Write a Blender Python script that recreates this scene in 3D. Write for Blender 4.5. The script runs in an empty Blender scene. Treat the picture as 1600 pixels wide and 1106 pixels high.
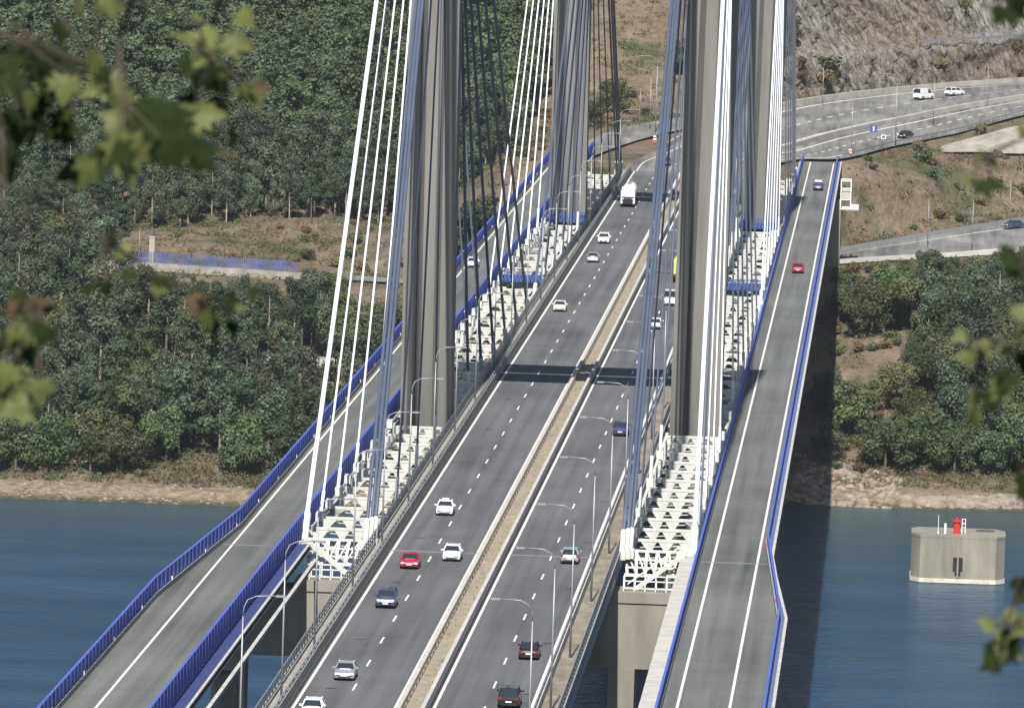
import bpy, math, random
import numpy as np
from mathutils import Vector, Matrix, noise
random.seed(7); rng = np.random.default_rng(7)
scn = bpy.context.scene
COL = scn.collection

# ------------------------------------------------------------ camera, sky, sun
CAM = Vector((40.2584, -808.851, 132.6))
cr = Vector((0.99827702, 0.04924957, 0.03189778)); cu = Vector((-0.03559384, 0.07609175, 0.99646532)); cd = Vector((-0.04664833, 0.99588379, -0.07771362))
cdat = bpy.data.cameras.new('camera'); cam = bpy.data.objects.new('camera', cdat); COL.objects.link(cam)
M4 = Matrix.Identity(4)
for i in range(3):
    M4[i][0] = cr[i]; M4[i][1] = cu[i]; M4[i][2] = -cd[i]; M4[i][3] = CAM[i]
cam.matrix_world = M4
cdat.sensor_width = 36; cdat.lens = 288.0; cdat.clip_start = 0.5; cdat.clip_end = 9000
cdat.dof.use_dof = True; cdat.dof.focus_distance = 1050; cdat.dof.aperture_fstop = 31
scn.camera = cam
scn.view_settings.view_transform = 'Standard'; scn.view_settings.look = 'None'
scn.view_settings.exposure = 0.74; scn.view_settings.gamma = 1
SUN_EL = 48.0
w = bpy.data.worlds.new('World'); scn.world = w; w.use_nodes = True
nt = w.node_tree; bg = nt.nodes['Background']; sky = nt.nodes.new('ShaderNodeTexSky')
sky.sky_type = 'NISHITA'; sky.sun_disc = False; sky.sun_elevation = math.radians(SUN_EL); sky.sun_rotation = math.radians(181)
nt.links.new(sky.outputs[0], bg.inputs[0]); bg.inputs[1].default_value = 0.055
sd = bpy.data.lights.new('sun', 'SUN'); sd.energy = 4.7; sd.angle = math.radians(.5); sd.color = (1, .97, .925)
so = bpy.data.objects.new('sun', sd); COL.objects.link(so)
so.rotation_euler = Vector((0.02, math.cos(math.radians(SUN_EL)), -math.sin(math.radians(SUN_EL)))).to_track_quat('-Z', 'Y').to_euler()

# ------------------------------------------------------------ materials
def mat(name, col, rough=.8, metal=0., var=0., scale=1., var2=None, bump=0., bscale=None, alpha=None, objvar=0., stretch=(1,1,1), detail=6, spec=.3, transl=0.):
    m = bpy.data.materials.new(name); m.use_nodes = True; t = m.node_tree; b = t.nodes['Principled BSDF']
    b.inputs['Roughness'].default_value = rough; b.inputs['Metallic'].default_value = metal
    b.inputs['Specular IOR Level'].default_value = spec
    c = (*col, 1); b.inputs['Base Color'].default_value = c
    tc = t.nodes.new('ShaderNodeTexCoord'); mp = t.nodes.new('ShaderNodeMapping'); mp.inputs['Scale'].default_value = stretch
    t.links.new(tc.outputs['Object'], mp.inputs[0])
    if var or objvar:
        last = None
        n = t.nodes.new('ShaderNodeTexNoise'); n.inputs['Scale'].default_value = scale; n.inputs['Detail'].default_value = detail; n.inputs['Roughness'].default_value = .65
        t.links.new(mp.outputs[0], n.inputs['Vector'])
        r = t.nodes.new('ShaderNodeValToRGB'); r.color_ramp.elements[0].position = .3; r.color_ramp.elements[1].position = .7
        lo = [max(0, x*(1-var)) for x in col]; hi = [min(1, x*(1+var)) for x in col] if var2 is None else var2
        r.color_ramp.elements[0].color = (*lo, 1); r.color_ramp.elements[1].color = (*hi, 1)
        t.links.new(n.outputs[0], r.inputs[0]); last = r.outputs[0]
        if objvar:
            oi = t.nodes.new('ShaderNodeObjectInfo'); h = t.nodes.new('ShaderNodeHueSaturation')
            mr = t.nodes.new('ShaderNodeMapRange'); mr.inputs[3].default_value = 1-objvar; mr.inputs[4].default_value = 1+objvar
            t.links.new(oi.outputs['Random'], mr.inputs[0]); t.links.new(mr.outputs[0], h.inputs['Value'])
            m2 = t.nodes.new('ShaderNodeMath'); m2.operation = 'MULTIPLY'; m2.inputs[1].default_value = 7.31
            m3 = t.nodes.new('ShaderNodeMath'); m3.operation = 'FRACT'
            m4 = t.nodes.new('ShaderNodeMapRange'); m4.inputs[3].default_value = .5-.055; m4.inputs[4].default_value = .5+.035
            t.links.new(oi.outputs['Random'], m2.inputs[0]); t.links.new(m2.outputs[0], m3.inputs[0]); t.links.new(m3.outputs[0], m4.inputs[0]); t.links.new(m4.outputs[0], h.inputs['Hue'])
            t.links.new(last, h.inputs['Color']); last = h.outputs[0]
        t.links.new(last, b.inputs['Base Color'])
        if transl:
            tr = t.nodes.new('ShaderNodeBsdfTranslucent'); mx = t.nodes.new('ShaderNodeMixShader'); mx.inputs[0].default_value = transl
            t.links.new(last, tr.inputs[0]); t.links.new(b.outputs[0], mx.inputs[1]); t.links.new(tr.outputs[0], mx.inputs[2])
            t.links.new(mx.outputs[0], t.nodes['Material Output'].inputs[0])
    if bump:
        n = t.nodes.new('ShaderNodeTexNoise'); n.inputs['Scale'].default_value = bscale or scale; n.inputs['Detail'].default_value = 5
        t.links.new(mp.outputs[0], n.inputs['Vector'])
        bp = t.nodes.new('ShaderNodeBump'); bp.inputs['Strength'].default_value = 1; bp.inputs['Distance'].default_value = bump
        t.links.new(n.outputs[0], bp.inputs['Height']); t.links.new(bp.outputs[0], b.inputs['Normal'])
    return m

def asphalt(name, base, patch=.18):
    m = mat(name, base, .9); t = m.node_tree; b = t.nodes['Principled BSDF']
    tc = t.nodes.new('ShaderNodeTexCoord')
    def N(scale, st, det=4):
        mp = t.nodes.new('ShaderNodeMapping'); mp.inputs['Scale'].default_value = st
        n = t.nodes.new('ShaderNodeTexNoise'); n.inputs['Scale'].default_value = scale; n.inputs['Detail'].default_value = det
        t.links.new(tc.outputs['Object'], mp.inputs[0]); t.links.new(mp.outputs[0], n.inputs['Vector']); return n.outputs[0]
    a = N(1., (.9, .012, 1)); c = N(1., (.10, .03, 1), 6); d = N(3., (1, 1, 1), 3); e = N(1., (.05, .35, 1), 2)
    s = None
    for src, k in ((a, .75), (c, .8), (d, .35), (e, .15)):
        mm = t.nodes.new('ShaderNodeMath'); mm.operation = 'MULTIPLY_ADD'; mm.inputs[1].default_value = k*patch*4.4; mm.inputs[2].default_value = -k*patch*2.2
        t.links.new(src, mm.inputs[0])
        if s is None: s = mm.outputs[0]
        else:
            ad = t.nodes.new('ShaderNodeMath'); ad.operation = 'ADD'; t.links.new(s, ad.inputs[0]); t.links.new(mm.outputs[0], ad.inputs[1]); s = ad.outputs[0]
    ad = t.nodes.new('ShaderNodeMath'); ad.operation = 'ADD'; ad.inputs[1].default_value = 1; t.links.new(s, ad.inputs[0])
    vm = t.nodes.new('ShaderNodeVectorMath'); vm.operation = 'SCALE'; vm.inputs[0].default_value = base
    t.links.new(ad.outputs[0], vm.inputs['Scale']); t.links.new(vm.outputs[0], b.inputs['Base Color'])
    return m

MT = dict(
    asphalt=asphalt('asphalt', (.096, .096, .099), .34), asphalt_side=asphalt('asphalt_side', (.110, .113, .106), .34), asphalt_far=asphalt('asphalt_far', (.15, .145, .135), .45),
    line=mat('line_paint', (.62, .60, .55), .7, var=.12, scale=.6),
    conc=mat('concrete', (.34, .32, .28), .9, var=.22, scale=.25, stretch=(1, 1, .2), bump=.05, bscale=1),
    conc_pale=mat('concrete_pale', (.41, .395, .36), .9, var=.18, scale=.5),
    parapet=mat('parapet_concrete', (.27, .262, .235), .9, var=.25, scale=.7),
    pylon=mat('pylon_concrete', (.160, .153, .136), .9, var=.30, scale=.22, stretch=(1.2, 1.2, .12), bump=.02, bscale=2),
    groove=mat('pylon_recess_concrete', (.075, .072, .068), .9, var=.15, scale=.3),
    pier=mat('pier_concrete', (.21, .195, .16), .9, var=.3, scale=.28, stretch=(1.5, 1.5, .25), bump=.05, bscale=1.2),
    tan=mat('median_fill', (.26, .225, .165), .95, var=.2, scale=.9, stretch=(1, .35, 1)),
    rust=mat('rusty_steel', (.25, .215, .165), .8, var=.3, scale=1.2),
    walk=mat('walkway_surface', (.20, .175, .14), .95, var=.35, scale=.6, stretch=(1, .3, 1)),
    white=mat('white_paint', (.72, .72, .68), .45, var=.08, scale=.6),
    white_truss=mat('truss_paint', (.56, .555, .51), .55, var=.22, scale=.8, var2=(.64, .635, .58)),
    slate=mat('slate_sheath', (.072, .088, .125), .5, var=.12, scale=.3, stretch=(1, 1, .1)),
    cable_white=mat('white_sheath', (.70, .71, .73), .4, var=.05, scale=.3),
    steel=mat('galvanised_steel', (.29, .30, .31), .45, .4, var=.1, scale=1),
    deckgrey=mat('deck_steel_paint', (.36, .37, .38), .6, var=.15, scale=.4),
    under=mat('girder_paint', (.17, .175, .19), .7, var=.15, scale=.4),
    blue=mat('blue_railing_paint', (.075, .11, .40), .5, var=.15, scale=.8),
    blue_ledge=mat('blue_ledge_paint', (.11, .135, .28), .6, var=.15, scale=.3),
    blue_bright=mat('blue_gantry_paint', (.06, .09, .26), .5, var=.15, scale=.5),
    glass=mat('dark_glass', (.022, .026, .035), .12, spec=.6), tyre=mat('tyre_rubber', (.02, .02, .02), .8), rim=mat('wheel_rim', (.4, .4, .42), .35, .8),
    black=mat('black_plastic', (.02, .02, .022), .6), lampglass=mat('headlight_glass', (.75, .76, .78), .1, spec=.6), redglass=mat('tail_light', (.28, .012, .01), .3),
    plate=mat('number_plate', (.7, .7, .65), .5),
    trunk=mat('pale_bark', (.30, .25, .20), .9, var=.35, scale=1.2), trunk_dark=mat('dark_bark', (.11, .085, .065), .9, var=.3, scale=1.5),
    leafA=mat('eucalyptus_leaves', (.082, .104, .062), .6, var=.5, scale=.35, objvar=.42, transl=.22),
    leafB=mat('broadleaf_leaves', (.078, .098, .040), .6, var=.45, scale=.4, objvar=.42, transl=.22),
    leafC=mat('pine_needles', (.046, .066, .032), .7, var=.4, scale=.4, objvar=.2, transl=.1),
    leafD=mat('dry_shrub_leaves', (.15, .125, .055), .8, var=.45, scale=.5, objvar=.3, transl=.15),
    rock=mat('shore_rock', (.22, .185, .145), .95, var=.45, scale=.5, bump=.1, bscale=2), blue_dark=mat('blue_ledge_dark_paint', (.04, .05, .14), .6, var=.35, scale=1.5), lift=mat('lift_joint', (.20, .185, .155), .9), shade_strip=mat('painted_shade', (.03, .03, .03), .7, var=.3, scale=1), red=mat('red_paint', (.62, .03, .03), .45, var=.1, scale=1),
)
def paint(name, c, metal=.3): 
    m = mat('car_paint_'+name, c, .28, metal, spec=.5); m.node_tree.nodes['Principled BSDF'].inputs['Coat Weight'].default_value = .5; return m
CP = dict(white=paint('white', (.74, .75, .75), 0), red=paint('red', (.38, .018, .045), .2), dark=paint('dark_blue_grey', (.06, .075, .12)), silver=paint('silver', (.42, .44, .47), .5),
          black=paint('black', (.022, .02, .022)), maroon=paint('dark_maroon', (.028, .014, .018)), navy=paint('navy', (.03, .045, .14)), cream=paint('cream', (.62, .60, .50), 0))

# ------------------------------------------------------------ mesh helpers
def tag(o, label=None, cat=None, group=None, kind=None):
    if label: o['label'] = label
    if cat: o['category'] = cat
    if group: o['group'] = group
    if kind: o['kind'] = kind
    return o
def empty(name, loc=(0, 0, 0), rz=0):
    o = bpy.data.objects.new(name, None); o.location = loc; o.rotation_euler = (0, 0, rz); COL.objects.link(o); return o
class MB:
    def __init__(s): s.v = []; s.f = []; s.mi = []; s.m = 0
    def add(s, vs, fs):
        n = len(s.v); s.v += [tuple(p) for p in vs]; s.f += [tuple(i+n for i in f) for f in fs]; s.mi += [s.m]*len(fs); return s
    def box(s, x0, x1, y0, y1, z0, z1):
        return s.add([(x0,y0,z0),(x1,y0,z0),(x1,y1,z0),(x0,y1,z0),(x0,y0,z1),(x1,y0,z1),(x1,y1,z1),(x0,y1,z1)],
                     [(0,3,2,1),(4,5,6,7),(0,1,5,4),(1,2,6,5),(2,3,7,6),(3,0,4,7)])
    def beam(s, a, b, w, h, up=(0, 0, 1)):
        a = Vector(a); b = Vector(b); d = (b-a).normalized(); up = Vector(up)
        if abs(d.dot(up)) > .98: up = Vector((0, 1, 0))
        r = d.cross(up).normalized(); u = r.cross(d).normalized(); r = r*w/2; u = u*h/2
        return s.add([a-r-u, a+r-u, a+r+u, a-r+u, b-r-u, b+r-u, b+r+u, b-r+u], [(0,3,2,1),(4,5,6,7),(0,1,5,4),(1,2,6,5),(2,3,7,6),(3,0,4,7)])
    def tube(s, pts, r, n=8, r1=None):
        pts = [Vector(p) for p in pts]; vs = []; N = len(pts)
        for k, p in enumerate(pts):
            d = (pts[min(k+1, N-1)]-pts[max(k-1, 0)]).normalized()
            a = d.cross(Vector((0, 0, 1)) if abs(d.z) < .9 else Vector((0, 1, 0))).normalized(); b = d.cross(a)
            rr = r if r1 is None else r+(r1-r)*k/(N-1)
            for i in range(n):
                t = 2*math.pi*i/n; vs.append(p+(a*math.cos(t)+b*math.sin(t))*rr)
        fs = [(k*n+i, k*n+(i+1) % n, (k+1)*n+(i+1) % n, (k+1)*n+i) for k in range(N-1) for i in range(n)]
        fs += [tuple(range(n))[::-1], tuple((N-1)*n+i for i in range(n))]
        return s.add(vs, fs)
    def prism(s, poly, z0, z1):
        n = len(poly)
        return s.add([(x, y, z0) for x, y in poly]+[(x, y, z1) for x, y in poly], [tuple(range(n))[::-1], tuple(range(n, 2*n))]+[(i, (i+1) % n, n+(i+1) % n, n+i) for i in range(n)])
    def strip(s, A, B):
        n = len(A); return s.add(list(A)+list(B), [(i, i+1, n+i+1, n+i) for i in range(n-1)])
    def build(s, name, mats, parent=None, smooth=False):
        me = bpy.data.meshes.new(name); me.from_pydata(s.v, [], s.f)
        if not isinstance(mats, (list, tuple)): mats = [mats]
        for m in mats: me.materials.append(MT[m] if isinstance(m, str) else m)
        if len(mats) > 1: me.polygons.foreach_set('material_index', s.mi)
        if smooth: me.polygons.foreach_set('use_smooth', [True]*len(s.f))
        me.update(); o = bpy.data.objects.new(name, me); COL.objects.link(o)
        if parent: o.parent = parent
        return o
def copy_tree(o, parent=None):
    c = o.copy(); COL.objects.link(c); c.parent = parent
    for ch in list(o.children): copy_tree(ch, c)
    return c
def rings(mb, secs, cap=True):
    n = len(secs[0]); b = len(mb.v); mb.v += [tuple(p) for sc in secs for p in sc]
    fs = [(b+k*n+i, b+k*n+(i+1) % n, b+(k+1)*n+(i+1) % n, b+(k+1)*n+i) for k in range(len(secs)-1) for i in range(n)]
    if cap: fs += [tuple(b+i for i in range(n))[::-1], tuple(b+(len(secs)-1)*n+i for i in range(n))]
    mb.f += fs; mb.mi += [mb.m]*len(fs)

# ------------------------------------------------------------ setting: water and ground
DZ = 50.0; XM = 1.5
wm = bpy.data.materials.new('sea_water'); wm.use_nodes = True; t = wm.node_tree; b = t.nodes['Principled BSDF']
b.inputs['Base Color'].default_value = (.018, .050, .095, 1); b.inputs['Roughness'].default_value = .22; b.inputs['IOR'].default_value = 1.33; b.inputs['Specular IOR Level'].default_value = .42
tc = t.nodes.new('ShaderNodeTexCoord')
hs = []
for sc, st in ((.30, (.6, 1, 1)), (.9, (.7, 1, 1)), (.045, (.35, 1, 1))):
    mp = t.nodes.new('ShaderNodeMapping'); mp.inputs['Scale'].default_value = st; n = t.nodes.new('ShaderNodeTexNoise'); n.inputs['Scale'].default_value = sc; n.inputs['Detail'].default_value = 5
    t.links.new(tc.outputs['Object'], mp.inputs[0]); t.links.new(mp.outputs[0], n.inputs['Vector']); hs.append(n)
ad = t.nodes.new('ShaderNodeMath'); ad.operation = 'MULTIPLY_ADD'; ad.inputs[1].default_value = .45
t.links.new(hs[1].outputs[0], ad.inputs[0]); t.links.new(hs[0].outputs[0], ad.inputs[2])
bp = t.nodes.new('ShaderNodeBump'); bp.inputs['Distance'].default_value = 1.5; bp.inputs['Strength'].default_value = 1
t.links.new(ad.outputs[0], bp.inputs['Height']); t.links.new(bp.outputs[0], b.inputs['Normal'])
rp = t.nodes.new('ShaderNodeValToRGB'); rp.color_ramp.elements[0].position = .35; rp.color_ramp.elements[1].position = .68
rp.color_ramp.elements[0].color = (.009, .036, .078, 1); rp.color_ramp.elements[1].color = (.020, .060, .112, 1)
t.links.new(hs[2].outputs[0], rp.inputs[0])
# shallower, greener water close to the shore
sx = t.nodes.new('ShaderNodeSeparateXYZ'); t.links.new(tc.outputs['Object'], sx.inputs[0])
mr = t.nodes.new('ShaderNodeMapRange'); mr.inputs[1].default_value = 440; mr.inputs[2].default_value = 575; t.links.new(sx.outputs[1], mr.inputs[0])
mx = t.nodes.new('ShaderNodeMix'); mx.data_type = 'RGBA'; mx.inputs[7].default_value = (.028, .056, .064, 1)
t.links.new(mr.outputs[0], mx.inputs[0]); t.links.new(rp.outputs[0], mx.inputs[6]); t.links.new(mx.outputs[2], b.inputs['Base Color'])
o = MB().add([(-3000, -1500, 0), (3000, -1500, 0), (3000, 620, 0), (-3000, 620, 0)], [(0, 1, 2, 3)]).build('water', wm); tag(o, kind='structure')
o = MB().add([(-6000, -3000, -9), (6000, -3000, -9), (6000, 6000, -9), (-6000, 6000, -9)], [(0, 1, 2, 3)]).build('sea_bed', 'rock'); tag(o, kind='structure')

HW = [((13.5, 690, 50), (-10.5, 690, 50)), ((15, 715, 50.1), (-10, 722, 50.1)), ((20.5, 742, 50.4), (-6.5, 754, 50.5)), ((29.3, 745, 50.8), (-2, 780, 52.3)),
      ((39, 775, 52), (6, 805, 54.5)), ((51.5, 805, 53.5), (20, 835, 57)), ((64, 825, 56.4), (42, 870, 58.8)), ((84, 850, 59.8), (65, 895, 60.1)), ((110, 875, 62), (90, 925, 61.5)), ((150, 900, 65), (130, 960, 63.5)), ((230, 930, 68), (210, 1010, 66))]
LR = [((12, 684, 32.5), (14, 700, 32.5)), ((29.3, 690, 34.6), (29.1, 712, 35.1)), ((45.7, 700, 35.5), (45.7, 730, 37.5)), ((63.4, 705, 36.9), (63.9, 750, 39.9)), ((75.3, 710, 37.9), (76.3, 765, 41)), ((120, 730, 41), (118, 790, 44))]
WR = [((-190, 692, 29.3), (-190, 704, 29.3)), ((-104, 692, 29.3), (-104, 704, 29.3)), ((-70, 692, 28.3), (-70, 704, 28.3)), ((-45, 690, 28), (-45, 702, 28)), ((-20, 686, 29), (-20, 698, 29))]
SR = [((-24.3, 735, 50.1), (-17.9, 735, 50.1)), ((-22, 765, 50.5), (-14, 765, 50.6)), ((-16, 795, 52.2), (-8, 785, 51.8)), ((-4, 812, 54.3), (2, 800, 53.7))]
TR = [((47.8, 784, 50.6), (47.9, 793, 51.4)), ((56, 785, 50.8), (56, 797, 53.6)), ((64, 785, 50.8), (64, 802, 55.6)), ((80, 790, 51.5), (80, 815, 57))]
def ribbon_pts(rows, n=14, m=9):
    out = []
    for (a0, b0), (a1, b1) in zip(rows[:-1], rows[1:]):
        for i in range(n+1):
            s = i/n; a = [p+(q-p)*s for p, q in zip(a0, a1)]; c = [p+(q-p)*s for p, q in zip(b0, b1)]
            for j in range(m+1):
                u = j/m; out.append([p+(q-p)*u for p, q in zip(a, c)])
    return out
RP = np.array(ribbon_pts(HW, 22, 22)+ribbon_pts(LR, 20, 14)+ribbon_pts(WR, 24, 5)+ribbon_pts(SR)+ribbon_pts(TR, 8, 6))
LY = [500, 538, 546, 552, 562, 600, 650, 686, 706, 716, 735, 760, 780, 800, 850, 900, 1000, 1100, 1300, 1700]; LZ = [-8, -1.5, .5, 1.6, 4.5, 13, 22, 28, 29, 31, 32.5, 34, 37, 40, 51, 64, 95, 130, 185, 230]
MY = [500, 545, 556, 565, 600, 650, 690, 720, 765, 800, 840, 870, 900, 960, 1100, 1300, 1700]; MZ = [-8, -1.5, .6, 2.5, 13, 28, 43, 49.5, 50, 51, 54, 66, 82, 108, 140, 180, 230]
RY = [500, 575, 586, 592, 620, 640, 660, 686, 715, 735, 765, 790, 810, 850, 880, 900, 940, 1000, 1100, 1300, 1700]; RZ = [-8, -1.5, .8, 2.8, 12, 19, 24, 33.5, 36, 38, 46, 50.5, 52, 55, 60, 62, 85, 120, 150, 190, 240]
def base_z(x, y):
    # left part, under the bridge, right part
    zl = np.interp(y, LY, LZ); zm = np.interp(y, MY, MZ); zr = np.interp(y-np.clip((x-50)*.25, 0, 40), RY, RZ)
    a = np.clip((x+62)/40, 0, 1); a = a*a*(3-2*a); c = np.clip((x-4)/24, 0, 1); c = c*c*(3-2*c)
    return (zl*(1-a)+zm*a)*(1-c)+zr*c
NXg = np.concatenate([np.arange(-420, -200, 12), np.arange(-200, 140, 2.6), np.arange(140, 420, 12)]); NYg = np.concatenate([np.arange(520, 960, 2.6), np.arange(960, 1700, 14)])
GX, GY = np.meshgrid(NXg, NYg)
GZ = base_z(GX, GY)
for i in range(GZ.shape[0]):
    for j in range(GZ.shape[1]):
        x = GX[i, j]; y = GY[i, j]; k = min(1, max(.12, (GZ[i, j]+1)/10))
        GZ[i, j] += k*(noise.fractal(Vector((x*.03, y*.03, 0)), 1, 2, 4)*3.0+noise.noise(Vector((x*.22, y*.22, 4)))*.9)
# cut and fill along the roads
flatX = GX.ravel(); flatY = GY.ravel(); flatZ = GZ.ravel()
idx = np.where((flatX > -215) & (flatX < 250) & (flatY > 670) & (flatY < 1030))[0]
for k0 in range(0, len(idx), 2000):
    ii = idx[k0:k0+2000]; d = np.hypot(flatX[ii, None]-RP[None, :, 0], flatY[ii, None]-RP[None, :, 1]); j = d.argmin(1); dm = d[np.arange(len(ii)), j]; zz = RP[j, 2]-.55
    t_ = np.clip((dm-5.5)/14, 0, 1); flatZ[ii] = zz*(1-t_)+flatZ[ii]*t_
GZ = flatZ.reshape(GX.shape)
def ground(x, y):
    i = int(np.clip(np.searchsorted(NYg, y)-1, 0, len(NYg)-2)); j = int(np.clip(np.searchsorted(NXg, x)-1, 0, len(NXg)-2))
    fy = (y-NYg[i])/(NYg[i+1]-NYg[i]); fx = (x-NXg[j])/(NXg[j+1]-NXg[j])
    return float((GZ[i, j]*(1-fx)+GZ[i, j+1]*fx)*(1-fy)+(GZ[i+1, j]*(1-fx)+GZ[i+1, j+1]*fx)*fy)

def terrain_mat():
    m = bpy.data.materials.new('hillside_ground'); m.use_nodes = True; t = m.node_tree; b = t.nodes['Principled BSDF']; b.inputs['Roughness'].default_value = .95; b.inputs['Specular IOR Level'].default_value = .1
    tc = t.nodes.new('ShaderNodeTexCoord')
    def N(sc, st=(1, 1, 1), det=6):
        mp = t.nodes.new('ShaderNodeMapping'); mp.inputs['Scale'].default_value = st; n = t.nodes.new('ShaderNodeTexNoise'); n.inputs['Scale'].default_value = sc; n.inputs['Detail'].default_value = det; n.inputs['Roughness'].default_value = .7
        t.links.new(tc.outputs['Object'], mp.inputs[0]); t.links.new(mp.outputs[0], n.inputs['Vector']); return n.outputs[0]
    def ramp(src, els):
        r = t.nodes.new('ShaderNodeValToRGB'); e = r.color_ramp.elements
        e[0].position = els[0][0]; e[0].color = (*els[0][1], 1); e[1].position = els[-1][0]; e[1].color = (*els[-1][1], 1)
        for p, c in els[1:-1]:
            k = e.new(p); k.color = (*c, 1)
        t.links.new(src, r.inputs[0]); return r.outputs[0]
    def mix(f, a, c):
        x = t.nodes.new('ShaderNodeMix'); x.data_type = 'RGBA'; t.links.new(f, x.inputs[0]); t.links.new(a, x.inputs[6]); t.links.new(c, x.inputs[7]); return x.outputs[2]
    soil = ramp(N(.12), [(.30, (.09, .075, .045)), (.42, (.15, .11, .078)), (.54, (.215, .16, .11)), (.70, (.26, .22, .15))])
    fine = ramp(N(.9), [(.35, (.065, .06, .04)), (.6, (.215, .175, .125))])
    f1 = t.nodes.new('ShaderNodeValue'); f1.outputs[0].default_value = .42
    col = mix(f1.outputs[0], soil, fine)
    grass = ramp(N(.35), [(.35, (.055, .062, .032)), (.6, (.115, .11, .06)), (.72, (.19, .165, .10))])
    gf = ramp(N(.05, det=4), [(.52, (0, 0, 0)), (.62, (1, 1, 1))])
    col = mix(gf, col, grass)
    sp = t.nodes.new('ShaderNodeSeparateXYZ'); t.links.new(tc.outputs['Object'], sp.inputs[0])
    mr = t.nodes.new('ShaderNodeMapRange'); mr.inputs[1].default_value = 2.6; mr.inputs[2].default_value = 1.4; t.links.new(sp.outputs[2], mr.inputs[0])
    shore = ramp(N(.6), [(.35, (.12, .095, .065)), (.5, (.24, .19, .13)), (.68, (.38, .31, .22))])
    col = mix(mr.outputs[0], col, shore)
    mr2 = t.nodes.new('ShaderNodeMapRange'); mr2.inputs[1].default_value = .9; mr2.inputs[2].default_value = .3; t.links.new(sp.outputs[2], mr2.inputs[0])
    wet = ramp(N(.8), [(.4, (.06, .055, .035)), (.6, (.13, .115, .075))]); col = mix(mr2.outputs[0], col, wet)
    t.links.new(col, b.inputs['Base Color'])
    bp = t.nodes.new('ShaderNodeBump'); bp.inputs['Distance'].default_value = .9; t.links.new(N(.8), bp.inputs['Height']); t.links.new(bp.outputs[0], b.inputs['Normal'])
    return m
ny, nx = GX.shape
mb = MB(); mb.v = list(zip(GX.ravel().tolist(), GY.ravel().tolist(), GZ.ravel().tolist()))
mb.f = [(i*nx+j, i*nx+j+1, (i+1)*nx+j+1, (i+1)*nx+j) for i in range(ny-1) for j in range(nx-1)]
MT['ground'] = terrain_mat(); MT['gravel'] = mat('pale_gravel', (.27, .25, .20), .95, var=.35, scale=.4)
o = mb.build('hillside', 'ground', smooth=True); tag(o, kind='structure')

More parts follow.
